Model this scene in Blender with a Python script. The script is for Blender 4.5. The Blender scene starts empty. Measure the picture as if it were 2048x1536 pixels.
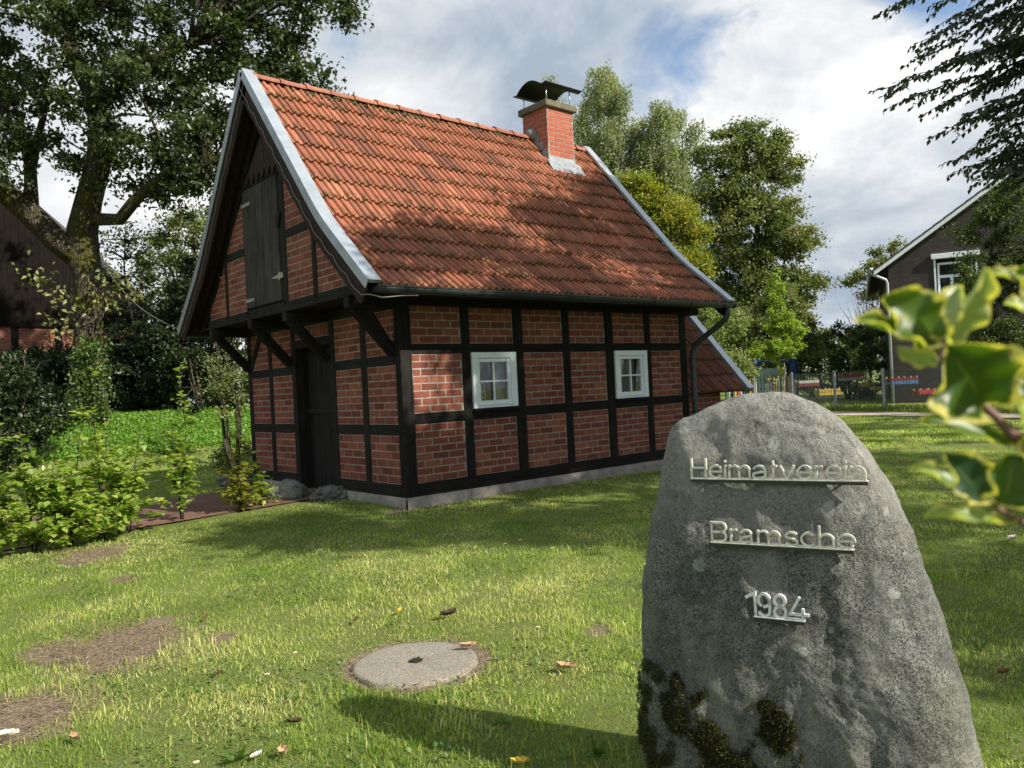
import bpy, bmesh, math, random
import numpy as np
from mathutils import Vector, Matrix, noise
R = math.radians
rng = np.random.default_rng(7)
random.seed(7)
S = bpy.context.scene
COL = S.collection
# ------------------------------------------------------------------ camera
CAM = np.array([-4.85638224, -7.55422825, 1.34337067])
RT = np.array([0.75840217, -0.64991035, -0.04942358])
UP = np.array([0.03529091, -0.03477123, 0.998772])
FW = np.array([0.65083078, 0.75921506, 0.00343465])
FPX = 1592.579
cd = bpy.data.cameras.new('camera'); cam = bpy.data.objects.new('camera', cd); COL.objects.link(cam)
cam.matrix_world = Matrix(((RT[0], UP[0], -FW[0], CAM[0]), (RT[1], UP[1], -FW[1], CAM[1]), (RT[2], UP[2], -FW[2], CAM[2]), (0, 0, 0, 1)))
cd.sensor_width = 36; cd.lens = FPX / 2048 * 36; cd.clip_start = .05; cd.clip_end = 2000
cd.dof.use_dof = True; cd.dof.focus_distance = 4.2; cd.dof.aperture_fstop = 7.4
S.camera = cam
def at(px, py, d):
    "a world point seen at pixel (px,py) of the photograph at depth d (measuring help)"
    return CAM + d * (FW + RT * (px - 1024) / FPX - UP * (py - 768) / FPX)
def dirv(px, py):
    v = at(px, py, 1.) - CAM
    return v / np.linalg.norm(v)
# ------------------------------------------------------------------ light
SUN = np.array([-.40, 1.29, -1.0]); SUN /= np.linalg.norm(SUN)       # travel direction
ELEV = math.asin(-SUN[2]); ROT = math.atan2(-SUN[0], -SUN[1])
sl = bpy.data.lights.new('sun', 'SUN'); sl.energy = 5.0; sl.angle = R(.53); sl.color = (1, .93, .80)
so = bpy.data.objects.new('sun', sl); COL.objects.link(so); so.rotation_euler = Vector(SUN).to_track_quat('-Z', 'Y').to_euler()
S.view_settings.view_transform = 'Standard'; S.view_settings.look = 'None'
S.view_settings.exposure = 0.66; S.view_settings.gamma = 1
S.cycles.max_bounces = 6; S.cycles.diffuse_bounces = 3; S.cycles.glossy_bounces = 3; S.cycles.transmission_bounces = 4; S.cycles.transparent_max_bounces = 12
S.cycles.caustics_reflective = False; S.cycles.caustics_refractive = False
# world: sky texture with a procedural cloud cover
W = bpy.data.worlds.new("World"); S.world = W; W.use_nodes = True
class NT:
    "tiny node-tree helper"
    def __init__(s, tree): s.t = tree; s.n = tree.nodes; s.l = tree.links
    def node(s, typ, ins=None, **kw):
        n = s.n.new(typ)
        for k, v in kw.items(): setattr(n, k, v)
        for k, v in (ins or {}).items(): s.put(n.inputs[k], v)
        return n
    def put(s, sock, v):
        if isinstance(v, bpy.types.NodeSocket): s.l.new(v, sock)
        elif isinstance(v, bpy.types.Node): s.l.new(v.outputs[0], sock)
        else: sock.default_value = v
    def math(s, op, a, b=0., c=0., clamp=False):
        n = s.n.new('ShaderNodeMath'); n.operation = op; n.use_clamp = clamp
        s.put(n.inputs[0], a); s.put(n.inputs[1], b); s.put(n.inputs[2], c); return n.outputs[0]
    def noise(s, vec, scale, detail=4, rough=.55, dist=0.):
        n = s.n.new('ShaderNodeTexNoise'); s.put(n.inputs['Vector'], vec)
        n.inputs['Scale'].default_value = scale; n.inputs['Detail'].default_value = detail; n.inputs['Roughness'].default_value = rough; n.inputs['Distortion'].default_value = dist
        return n.outputs['Fac']
    def ramp(s, fac, stops, interp='LINEAR'):
        n = s.n.new('ShaderNodeValToRGB'); n.color_ramp.interpolation = interp; s.put(n.inputs[0], fac)
        el = n.color_ramp.elements
        while len(el) < len(stops): el.new(.5)
        for e, (p, c) in zip(el, stops):
            e.position = p; e.color = (c, c, c, 1) if not hasattr(c, '__len__') else (*c, 1)
        return n.outputs[0]
    def mix(s, fac, a, b, mode='MIX'):
        n = s.n.new('ShaderNodeMix'); n.data_type = 'RGBA'; n.blend_type = mode; n.clamp_factor = True
        def col(v): return (*v, 1) if isinstance(v, (tuple, list)) and len(v) == 3 else v
        s.put(n.inputs[0], fac); s.put(n.inputs[6], col(a)); s.put(n.inputs[7], col(b)); return n.outputs[2]
    def vscale(s, vec, sc):
        n = s.n.new('ShaderNodeVectorMath'); n.operation = 'MULTIPLY'; s.put(n.inputs[0], vec); n.inputs[1].default_value = sc; return n.outputs[0]
    def dot(s, vec, d):
        n = s.n.new('ShaderNodeVectorMath'); n.operation = 'DOT_PRODUCT'; s.put(n.inputs[0], vec); n.inputs[1].default_value = d; return n.outputs['Value']
w = NT(W.node_tree); w.n.clear()
tc = w.node('ShaderNodeTexCoord').outputs['Generated']
nrm = w.node('ShaderNodeVectorMath', {0: tc}, operation='NORMALIZE').outputs[0]
sx = w.node('ShaderNodeSeparateXYZ', {0: nrm})
zz = w.math('ADD', w.math('MAXIMUM', sx.outputs[2], 0.), .28)
pv = w.node('ShaderNodeCombineXYZ', {0: w.math('DIVIDE', sx.outputs[0], zz), 1: w.math('DIVIDE', sx.outputs[1], zz), 2: 0.})
big = w.noise(pv.outputs[0], 1.5, 9, .55, .35)
fine = w.noise(pv.outputs[0], 4.2, 10, .6, .5)
puff = w.noise(w.vscale(nrm, (1, 1, 1.7)), 5.5, 10, .62, .7)
puff2 = w.noise(w.vscale(nrm, (1, 1, 1.5)), 13., 8, .62, .4)
def spot(px, py, rad, amp):
    "smooth bump of given angular radius round a sky direction"
    d = w.dot(nrm, tuple(dirv(px, py)))
    return w.math('MULTIPLY', w.math('SMOOTH_MAX', w.math('DIVIDE', w.math('SUBTRACT', d, math.cos(R(rad))), 1 - math.cos(R(rad))), 0., .15), amp)
cov = w.math('ADD', w.math('MULTIPLY', big, .55), w.math('ADD', w.math('MULTIPLY', puff, .45), w.math('MULTIPLY', fine, .2)))
cov = w.math('ADD', cov, .15)
for a in ((1410, 130, 8, -.14), (1810, 65, 6, -.26), (1290, 200, 6, -.10), (720, 80, 4, -.12), (250, 480, 16, .15), (900, 150, 12, .14), (1560, 700, 12, .05), (1650, 240, 9, .25), (1000, 40, 10, .12)):
    cov = w.math('ADD', cov, spot(*a))
fac = w.ramp(cov, [(.47, 0.), (.62, 1.)])
lum = w.math('ADD', w.math('MULTIPLY', w.noise(pv.outputs[0], 2.3, 8, .6, .6), .85), w.math('ADD', w.math('MULTIPLY', puff, .75), w.math('MULTIPLY', puff2, .22)))
lum = w.math('ADD', lum, -.31)
for a in ((1650, 210, 12, .34), (1500, 170, 8, .08), (760, 260, 9, .20), (300, 480, 14, .30), (1560, 540, 15, -.22), (1000, 40, 14, -.10), (1640, 640, 6, .15), (1960, 150, 9, .12)):
    lum = w.math('ADD', lum, spot(*a))
ccol = w.ramp(lum, [(.40, (.42, .50, .60)), (.56, (.58, .645, .72)), (.72, (.76, .80, .84)), (.92, (1.03, 1.03, 1.03))])
sky = w.node('ShaderNodeTexSky', sky_type='NISHITA'); sky.sun_disc = False; sky.sun_elevation = ELEV; sky.sun_rotation = ROT; sky.air_density = 1.0; sky.dust_density = .6
bg1 = w.node('ShaderNodeBackground', {0: sky, 1: .115})
bg2 = w.node('ShaderNodeBackground', {0: ccol, 1: .63})
mx = w.node('ShaderNodeMixShader', {0: fac, 1: bg1.outputs[0], 2: bg2.outputs[0]})
w.node('ShaderNodeOutputWorld', {0: mx.outputs[0]})
# ------------------------------------------------------------------ tagging
def tag(o, label=None, cat=None, group=None, kind=None):
    if label: o['label'] = label
    if cat: o['category'] = cat
    if group: o['group'] = group
    if kind: o['kind'] = kind
    return o
def empty(name, loc, rz=0, label=None, cat=None, group=None):
    o = bpy.data.objects.new(name, None); COL.objects.link(o); o.location = tuple(loc); o.rotation_euler = (0, 0, rz); o.empty_display_size = .2
    return tag(o, label, cat, group)
def link(name, me, mat, parent=None, M=None):
    o = bpy.data.objects.new(name, me); COL.objects.link(o)
    if mat:
        for m in (mat if isinstance(mat, (list, tuple)) else [mat]): me.materials.append(m)
    if parent: o.parent = parent
    if M is not None: o.matrix_basis = M
    return o
def inv(parent):
    "inverse of the world matrix of an empty made by empty()"
    return (Matrix.Translation(parent.location) @ parent.rotation_euler.to_matrix().to_4x4()).inverted()
# ------------------------------------------------------------------ mesh builders
class MB:
    def __init__(s): s.v = []; s.f = []; s.r = []; s.m = []; s.rnd = 0.; s.mi = 0; s.sm = []
    def add(s, vs, fs, M=None, smooth=False):
        n = len(s.v)
        for p in vs:
            s.v.append(tuple(M @ Vector(p)) if M is not None else tuple(p)); s.r.append(s.rnd)
        for f in fs: s.f.append(tuple(n + i for i in f)); s.m.append(s.mi); s.sm.append(smooth)
    def box(s, a, b, ch=0., M=None):
        x0, y0, z0 = [min(p, q) for p, q in zip(a, b)]; x1, y1, z1 = [max(p, q) for p, q in zip(a, b)]
        if ch <= 0:
            s.add([(x0, y0, z0), (x1, y0, z0), (x1, y1, z0), (x0, y1, z0), (x0, y0, z1), (x1, y0, z1), (x1, y1, z1), (x0, y1, z1)],
                  [(3, 2, 1, 0), (4, 5, 6, 7), (0, 1, 5, 4), (1, 2, 6, 5), (2, 3, 7, 6), (3, 0, 4, 7)], M); return
        c = min(ch, (x1 - x0) * .45, (y1 - y0) * .45, (z1 - z0) * .45)
        vs = []; idx = {}
        X = (x0, x1); Y = (y0, y1); Z = (z0, z1)
        for i in (0, 1):
            for j in (0, 1):
                for k in (0, 1):
                    sx_, sy_, sz_ = 1 - 2 * i, 1 - 2 * j, 1 - 2 * k
                    idx[i, j, k, 0] = len(vs); vs.append((X[i], Y[j] + c * sy_, Z[k] + c * sz_))
                    idx[i, j, k, 1] = len(vs); vs.append((X[i] + c * sx_, Y[j], Z[k] + c * sz_))
                    idx[i, j, k, 2] = len(vs); vs.append((X[i] + c * sx_, Y[j] + c * sy_, Z[k]))
        fs = []
        g = lambda i, j, k, a_: idx[i, j, k, a_]
        for i in (0, 1):
            q = [g(i, 0, 0, 0), g(i, 1, 0, 0), g(i, 1, 1, 0), g(i, 0, 1, 0)]; fs.append(q if i else q[::-1])
            q = [g(0, i, 0, 1), g(1, i, 0, 1), g(1, i, 1, 1), g(0, i, 1, 1)]; fs.append(q[::-1] if i else q)
            q = [g(0, 0, i, 2), g(1, 0, i, 2), g(1, 1, i, 2), g(0, 1, i, 2)]; fs.append(q if i else q[::-1])
        for i in (0, 1):
            for j in (0, 1):
                fs.append([g(i, j, 0, 0), g(i, j, 1, 0), g(i, j, 1, 1), g(i, j, 0, 1)] if (i ^ j) else [g(i, j, 0, 0), g(i, j, 0, 1), g(i, j, 1, 1), g(i, j, 1, 0)])
                fs.append([g(i, 0, j, 0), g(i, 1, j, 0), g(i, 1, j, 2), g(i, 0, j, 2)] if (i ^ j) else [g(i, 0, j, 0), g(i, 0, j, 2), g(i, 1, j, 2), g(i, 1, j, 0)])
                fs.append([g(0, i, j, 1), g(1, i, j, 1), g(1, i, j, 2), g(0, i, j, 2)] if not (i ^ j) else [g(0, i, j, 1), g(0, i, j, 2), g(1, i, j, 2), g(1, i, j, 1)])
                for k in (0, 1):
                    t = [g(i, j, k, 0), g(i, j, k, 1), g(i, j, k, 2)]; fs.append(t if (i + j + k) % 2 else t[::-1])
        s.add(vs, fs, M)
    def tube(s, pts, rad, n=8, cap=True, wob=0.):
        pts = [Vector(p) for p in pts]; k = len(pts)
        rr = rad if hasattr(rad, '__len__') else [rad] * k
        u = None; vs = []; fs = []
        for i, p in enumerate(pts):
            t = (pts[min(i + 1, k - 1)] - pts[max(i - 1, 0)]).normalized()
            if u is None: u = t.orthogonal().normalized()
            else: u = (u - t * u.dot(t)).normalized()
            b = t.cross(u)
            for a in range(n):
                an = 2 * math.pi * a / n
                q = rr[i] * (1 + (wob * noise.noise(Vector((math.cos(an) * 1.5, math.sin(an) * 1.5, i * .35 + s.rnd * 20))) if wob else 0))
                vs.append(p + u * (q * math.cos(an)) + b * (q * math.sin(an)))
        for i in range(k - 1):
            for a in range(n): fs.append((i * n + a, i * n + (a + 1) % n, (i + 1) * n + (a + 1) % n, (i + 1) * n + a))
        if cap: fs.append(tuple(range(n))[::-1]); fs.append(tuple((k - 1) * n + a for a in range(n)))
        s.add(vs, fs, smooth=True)
    def poly(s, poly, h0, h1, M=None, inset=0.):
        "prism over a convex 2D polygon between heights h0 and h1 (local z)"
        n = len(poly); cx = sum(p[0] for p in poly) / n; cy = sum(p[1] for p in poly) / n
        A = 0
        for i in range(n): x0, y0 = poly[i]; x1, y1 = poly[(i + 1) % n]; A += x0 * y1 - x1 * y0
        if A < 0: poly = poly[::-1]
        vs = [(x, y, h0) for x, y in poly] + [(x, y, h1 - inset) for x, y in poly]
        fs = [tuple(range(n))[::-1]] + [(i, (i + 1) % n, n + (i + 1) % n, n + i) for i in range(n)]
        if inset:
            vs += [(x + (cx - x) * min(.5, inset / max(1e-4, abs(cx - x) + .0001)), y + (cy - y) * min(.5, inset / max(1e-4, abs(cy - y) + .0001)), h1) for x, y in poly]
            fs += [(n + i, n + (i + 1) % n, 2 * n + (i + 1) % n, 2 * n + i) for i in range(n)] + [tuple(2 * n + i for i in range(n))]
        else: fs.append(tuple(n + i for i in range(n)))
        s.add(vs, fs, M)
    def build(s, name, mat, parent=None, M=None, local=True):
        me = bpy.data.meshes.new(name)
        v = s.v
        if parent is not None and local and M is None and tuple(parent.location) + tuple(parent.rotation_euler) != (0,) * 6 and parent.type == 'EMPTY':
            IM = inv(parent); v = [tuple(IM @ Vector(p)) for p in v]
        me.from_pydata(v, [], s.f)
        at_ = me.attributes.new('rnd', 'FLOAT', 'POINT'); at_.data.foreach_set('value', s.r)
        me.polygons.foreach_set('material_index', s.m); me.polygons.foreach_set('use_smooth', s.sm)
        me.update()
        return link(name, me, mat, parent, M)
def np_mesh(name, V, F, rnd, mat, parent=None, smooth=False, extra=None):
    V = np.asarray(V, np.float32)
    if parent is not None and parent.type == 'EMPTY':
        IM = np.array(inv(parent)); V = (V @ IM[:3, :3].T + IM[:3, 3]).astype(np.float32)
    me = bpy.data.meshes.new(name); k = F.shape[1]
    me.vertices.add(len(V)); me.vertices.foreach_set('co', V.ravel())
    me.loops.add(F.size); me.loops.foreach_set('vertex_index', F.astype(np.int32).ravel())
    me.polygons.add(len(F)); me.polygons.foreach_set('loop_start', np.arange(0, F.size, k, dtype=np.int32))
    try: me.polygons.foreach_set('loop_total', np.full(len(F), k, np.int32))
    except Exception: pass
    me.update(calc_edges=True)
    if smooth: me.polygons.foreach_set('use_smooth', np.ones(len(F), bool))
    a = me.attributes.new('rnd', 'FLOAT', 'POINT'); a.data.foreach_set('value', np.asarray(rnd, np.float32))
    for k_, val in (extra or {}).items():
        a = me.attributes.new(k_, 'FLOAT', 'POINT'); a.data.foreach_set('value', np.asarray(val, np.float32))
    me.validate(verbose=False)
    return link(name, me, mat, parent)
def nvec(n): v = rng.normal(size=(n, 3)); return v / np.linalg.norm(v, axis=1)[:, None]
def unit(v): return v / np.maximum(np.linalg.norm(v, axis=1), 1e-9)[:, None]
def leaf_arrays(P, L, wid=.55, up=.7, droop=0., fold=.18, D=None, mid=.45):
    "two-triangle folded leaves at points P"
    n = len(P); L = np.asarray(L) * np.ones(n)
    if D is None: D = nvec(n)
    D = unit(D + np.array([0, 0, -droop]))
    N = unit(nvec(n) + np.array([0, 0, up * 1.5])); Sd = unit(np.cross(D, N)); N = np.cross(Sd, D)
    Lc = L[:, None]
    b = P; t = P + D * Lc; m = P + D * Lc * mid
    l = m + Sd * Lc * wid / 2 + N * Lc * fold; r = m - Sd * Lc * wid / 2 + N * Lc * fold
    V = np.stack([b, l, t, r], 1).reshape(-1, 3)
    i = np.arange(n) * 4
    F = np.stack([np.stack([i, i + 2, i + 1], 1), np.stack([i, i + 3, i + 2], 1)], 1).reshape(-1, 3)
    return V, F
def vnoise(x, y, sc, seed=0):
    "cheap smooth value noise, numpy"
    x = np.asarray(x) * sc + seed * 13.7; y = np.asarray(y) * sc - seed * 7.3
    xi = np.floor(x); yi = np.floor(y); fx = x - xi; fy = y - yi; fx = fx * fx * (3 - 2 * fx); fy = fy * fy * (3 - 2 * fy)
    h = lambda a, b: np.modf(np.abs(np.sin(a * 127.1 + b * 311.7 + seed * 74.7) * 43758.5453))[0]
    return (h(xi, yi) * (1 - fx) + h(xi + 1, yi) * fx) * (1 - fy) + (h(xi, yi + 1) * (1 - fx) + h(xi + 1, yi + 1) * fx) * fy
def fbm(x, y, sc, seed=0, o=3): return sum(vnoise(x, y, sc * 2 ** i, seed + i) * .5 ** i for i in range(o)) / sum(.5 ** i for i in range(o))
def sst(x, a, b): t = np.clip((x - a) / (b - a), 0, 1); return t * t * (3 - 2 * t)
# ------------------------------------------------------------------ materials
def mat(name):
    m = bpy.data.materials.new(name); m.use_nodes = True; t = NT(m.node_tree)
    bs = t.n['Principled BSDF']; return m, t, bs
def objco(t): return t.node('ShaderNodeTexCoord').outputs['Object']
def attr(t, n='rnd'): return t.node('ShaderNodeAttribute', attribute_name=n).outputs['Fac']
def bump(t, bs, h, st, dist=.01):
    b = t.node('ShaderNodeBump', {'Height': h, 'Strength': st, 'Distance': dist}); t.l.new(b.outputs[0], bs.inputs['Normal']); return b
def leafmat(name, a, b, c=None, rough=.42, trans=.35, tcol=None, spec=.5):
    m, t, bs = mat(name); r = attr(t)
    stops = [(0, a), (.7, b), (1., c or b)]
    col = t.ramp(r, stops)
    t.put(bs.inputs['Base Color'], col); bs.inputs['Roughness'].default_value = rough; bs.inputs['Specular IOR Level'].default_value = spec
    tr = t.node('ShaderNodeBsdfTranslucent', {0: t.mix(1., col, tcol or (1.9, 2.2, .9), 'MULTIPLY')})
    mx_ = t.node('ShaderNodeMixShader', {0: trans, 1: bs.outputs[0], 2: tr.outputs[0]})
    t.l.new(mx_.outputs[0], t.n['Material Output'].inputs[0]); return m
def plain(name, col, rough=.6, metal=0., nz=0., nsc=8., spec=.5, bmp=0., bsc=60.):
    m, t, bs = mat(name); c = col; co = objco(t)
    if nz: c = t.mix(t.ramp(t.noise(co, nsc, 6, .65), [(.3, 0.), (.7, 1.)]), tuple(x * (1 - nz) for x in col), tuple(min(1, x * (1 + nz)) for x in col))
    t.put(bs.inputs['Base Color'], c if not isinstance(c, tuple) else (*c, 1)); bs.inputs['Roughness'].default_value = rough; bs.inputs['Metallic'].default_value = metal; bs.inputs['Specular IOR Level'].default_value = spec
    if bmp: bump(t, bs, t.noise(co, bsc, 5, .6), bmp)
    return m
def woodmat(name, a, b, sc=1., rough=.75, bmp=.5):
    "weathered boards or beams, grain along local Z"
    m, t, bs = mat(name); co = objco(t)
    oi = t.node('ShaderNodeObjectInfo').outputs['Random']
    off = t.node('ShaderNodeCombineXYZ', {0: t.math('MULTIPLY', oi, 37.), 1: t.math('MULTIPLY', attr(t), 23.), 2: t.math('MULTIPLY', oi, 11.)})
    v = t.node('ShaderNodeVectorMath', {0: co, 1: off.outputs[0]}, operation='ADD').outputs[0]
    g = t.noise(t.vscale(v, (26 * sc, 26 * sc, 1.1 * sc)), 1.6, 7, .65, .6)
    big_ = t.noise(v, 2.2, 4, .6)
    knots = t.ramp(t.noise(t.vscale(v, (5, 5, 2.2)), 1.7, 2, .5), [(.68, 0.), (.74, 1.)])
    f = t.math('ADD', t.math('MULTIPLY', g, .7), t.math('MULTIPLY', big_, .5))
    c = t.mix(t.ramp(f, [(.38, 0.), (.8, 1.)]), a, b)
    c = t.mix(t.math('MULTIPLY', knots, .5), c, tuple(x * .5 for x in a))
    t.put(bs.inputs['Base Color'], c); bs.inputs['Roughness'].default_value = rough; bs.inputs['Specular IOR Level'].default_value = .12
    crack = t.ramp(g, [(.28, 0.), (.42, 1.)])
    bump(t, bs, t.math('ADD', crack, t.math('MULTIPLY', g, .5)), bmp, .006)
    return m
def brickmat(name, cols, dirt=.35):
    m, t, bs = mat(name); co = objco(t); r = attr(t)
    c = t.ramp(r, [(i / (len(cols) - 1), c_) for i, c_ in enumerate(cols)])
    n1 = t.noise(co, 28, 6, .7, .4); n2 = t.noise(co, 5, 4, .6)
    c = t.mix(t.ramp(n1, [(.42, 0.), (.72, 1.)]), c, t.mix(1., c, (1.35, 1.25, 1.2), 'MULTIPLY'))
    c = t.mix(t.math('MULTIPLY', t.ramp(t.noise(t.vscale(co, (1, 1, 3)), 42, 4, .7), [(.56, 0.), (.70, 1.)]), dirt * 1.4), c, (.05, .02, .015))
    c = t.mix(t.math('MULTIPLY', t.ramp(n2, [(.45, 0.), (.8, 1.)]), dirt), c, (.10, .055, .04))
    t.put(bs.inputs['Base Color'], c); bs.inputs['Roughness'].default_value = .9; bs.inputs['Specular IOR Level'].default_value = .2
    bump(t, bs, t.math('ADD', n1, t.math('MULTIPLY', t.noise(co, 90, 5, .7), .5)), .8, .006); return m
M = {}
M['brick'] = brickmat('house_brick', [(.13, .042, .030), (.20, .062, .042), (.17, .052, .036), (.27, .095, .060), (.21, .070, .048)])
M['chim'] = brickmat('chimney_brick', [(.27, .082, .055), (.35, .11, .07), (.31, .095, .062)], .2)
M['dbrick'] = brickmat('dark_brick', [(.035, .026, .024), (.060, .043, .038), (.085, .058, .050), (.050, .040, .038)], .1)
M['mortar'] = plain('mortar', (.30, .28, .25), .95, nz=.35, nsc=14, bmp=.6, bsc=140)
M['dmortar'] = plain('dark_mortar', (.06, .055, .05), .95, nz=.2)
M['timber'] = woodmat('black_timber', (.005, .0045, .005), (.026, .023, .021), rough=.85)
M['timberg'] = woodmat('weathered_timber', (.010, .009, .008), (.036, .033, .030), rough=.85)
M['barge'] = woodmat('brown_boards', (.020, .014, .012), (.050, .036, .030))
M['hatch'] = woodmat('grey_boards', (.012, .012, .012), (.085, .082, .080), bmp=.9)
M['barnboard'] = woodmat('black_barn_boards', (.003, .0025, .002), (.012, .009, .0075), rough=.85)
M['door'] = woodmat('door_boards', (.012, .011, .011), (.030, .028, .027), bmp=.3)
M['unlit'] = plain('dark_inside', (.012, .011, .010), .95)  # near-black colour stands in for shade inside rooms and openings
M['zinc'] = plain('zinc_sheet', (.42, .47, .52), .40, .6, nz=.18, nsc=5, bmp=.05, bsc=6)
M['lead'] = plain('lead_flashing', (.22, .245, .27), .6, .1, nz=.25, nsc=12, bmp=.3, bsc=20)
M['gutter'] = plain('weathered_gutter', (.035, .045, .048), .30, .35, nz=.3, nsc=9)
M['pipe'] = plain('downpipe_coat', (.045, .055, .065), .45, .2, nz=.2, nsc=9)
M['white'] = plain('white_paint', (.78, .84, .92), .38, nz=.06, nsc=12)
M['cloth'] = plain('lace_cloth', (.34, .34, .31), .9, nz=.25, nsc=90)
M['hinge'] = plain('galvanised_hinge', (.42, .40, .33), .5, .5, nz=.2, nsc=30)
M['blackmetal'] = plain('black_sheet', (.006, .006, .007), .5, .0, spec=.35)
M['steel'] = plain('steel_rod', (.55, .56, .57), .3, .9)
M['cap'] = plain('concrete_cap', (.13, .115, .08), .95, nz=.45, nsc=16, bmp=.8, bsc=70)
M['plinth'] = plain('plinth_render', (.26, .24, .21), .95, nz=.38, nsc=5, bmp=.7, bsc=50)
M['cable'] = plain('grey_cable', (.13, .13, .12), .5)
M['black'] = plain('peg_black', (.005, .005, .005), .8)
M['ink'] = plain('carved_paint', (.004, .004, .004), .9)
def glass():
    m, t, bs = mat('window_glass')
    g = t.node('ShaderNodeBsdfGlossy', {'Roughness': .02, 'Color': (1, 1, 1, 1)}); tr = t.node('ShaderNodeBsdfTransparent', {0: (.86, .9, .88, 1)})
    fr = t.node('ShaderNodeFresnel', {0: 1.5}); mx_ = t.node('ShaderNodeMixShader', {0: t.math('ADD', fr.outputs[0], .05), 1: tr.outputs[0], 2: g.outputs[0]})
    t.l.new(mx_.outputs[0], t.n['Material Output'].inputs[0]); return m
M['glass'] = glass()
def tilemat(name, cols, moss):
    m, t, bs = mat(name); co = objco(t); r = attr(t)
    c = t.ramp(r, [(i / (len(cols) - 1), c_) for i, c_ in enumerate(cols)])
    streak = t.noise(t.vscale(co, (9, 1.3, 1.3)), 3.6, 7, .75, .5)
    c = t.mix(t.math('MULTIPLY', t.ramp(streak, [(.46, 0.), (.70, 1.)]), .70), c, (.10, .045, .030))
    lich = t.ramp(t.noise(co, 26, 5, .72, .3), [(.615, 0.), (.66, 1.)])
    c = t.mix(t.math('MULTIPLY', lich, .7), c, (.40, .36, .27))
    c = t.mix(t.math('MULTIPLY', t.ramp(t.noise(co, 34, 4, .7), [(.62, 0.), (.68, 1.)]), .8), c, (.035, .03, .022))
    ed = attr(t, 'edge')
    mo = t.math('MULTIPLY', t.ramp(t.noise(co, 9, 6, .7), [(.44, 0.), (.62, 1.)]), ed)
    c = t.mix(t.math('MULTIPLY', mo, moss), c, (.075, .062, .018))
    t.put(bs.inputs['Base Color'], c); bs.inputs['Roughness'].default_value = .82; bs.inputs['Specular IOR Level'].default_value = .3
    bump(t, bs, t.noise(co, 60, 6, .7), .5, .005); return m
M['tile'] = tilemat('clay_tile', [(.31, .108, .062), (.40, .145, .082), (.26, .090, .056), (.45, .180, .105), (.19, .072, .052), (.36, .130, .074), (.33, .112, .064)], 1.)
M['tileb'] = tilemat('mossy_tile', [(.14, .055, .038), (.20, .075, .05), (.24, .095, .06)], .8)
M['ridge'] = tilemat('ridge_clay', [(.32, .125, .08), (.38, .15, .10), (.28, .10, .065)], .6)
# ------------------------------------------------------------------ ground
TREE = (-.42, 12.35)
def gz(x, y):
    x = np.asarray(x, float); y = np.asarray(y, float)
    b = sst(y, 9.4, 12.6) * sst(x, -6.0, -2.6) * (1 - sst(x, 3.2, 7.)) * 1.02
    b = b + sst(y, 12, 17) * .15
    near = np.exp(-(((x - 1.5) / 3.5) ** 2 + ((y - 1.5) / 3) ** 2)) * .07
    return b + near + (fbm(x, y, .9, 3) - .5) * .03 - .0
BARE = [(-3.64, -2.68, .28, .52), (-3.96, -2.50, .16, .22), (-4.28, -3.42, .30, .30), (-4.42, -2.65, .12, .2), (-3.1, .45, .22, .5), (-3.2, -.9, .12, .14), (-3.22, -3.0, .07, .10), (-1.75, -4.55, .09, .10)]
MAN = (-2.70, -4.20, .310)
def bare(x, y):
    n = (fbm(x, y, 7, 9) - .5) * .9; v = np.zeros_like(np.asarray(x, float))
    for cx, cy, ra, rb in BARE: v = np.maximum(v, 1.25 - np.hypot(((x - cx) * .759 - (y - cy) * .651) / ra, ((x - cx) * .651 + (y - cy) * .759) / rb) + n)
    v = np.maximum(v, .75 - np.abs(np.maximum(-y - .02, 0) / .22) * 1. + n * .7 - 5 * (x < -.3) - 5 * (x > 5.3) - 5 * (y > 0.1))   # worn strip along the wall foot
    v = np.maximum(v, 1.15 - (np.hypot(x - MAN[0], y - MAN[1]) - MAN[2]) / .07 + n - 3 * (np.hypot(x - MAN[0], y - MAN[1]) > MAN[2] + .2))
    return np.clip(v * 2.2, 0, 1)
def grid(x0, x1, y0, y1, st):
    xs = np.arange(x0, x1 + st / 2, st); ys = np.arange(y0, y1 + st / 2, st); return np.meshgrid(xs, ys)
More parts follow.
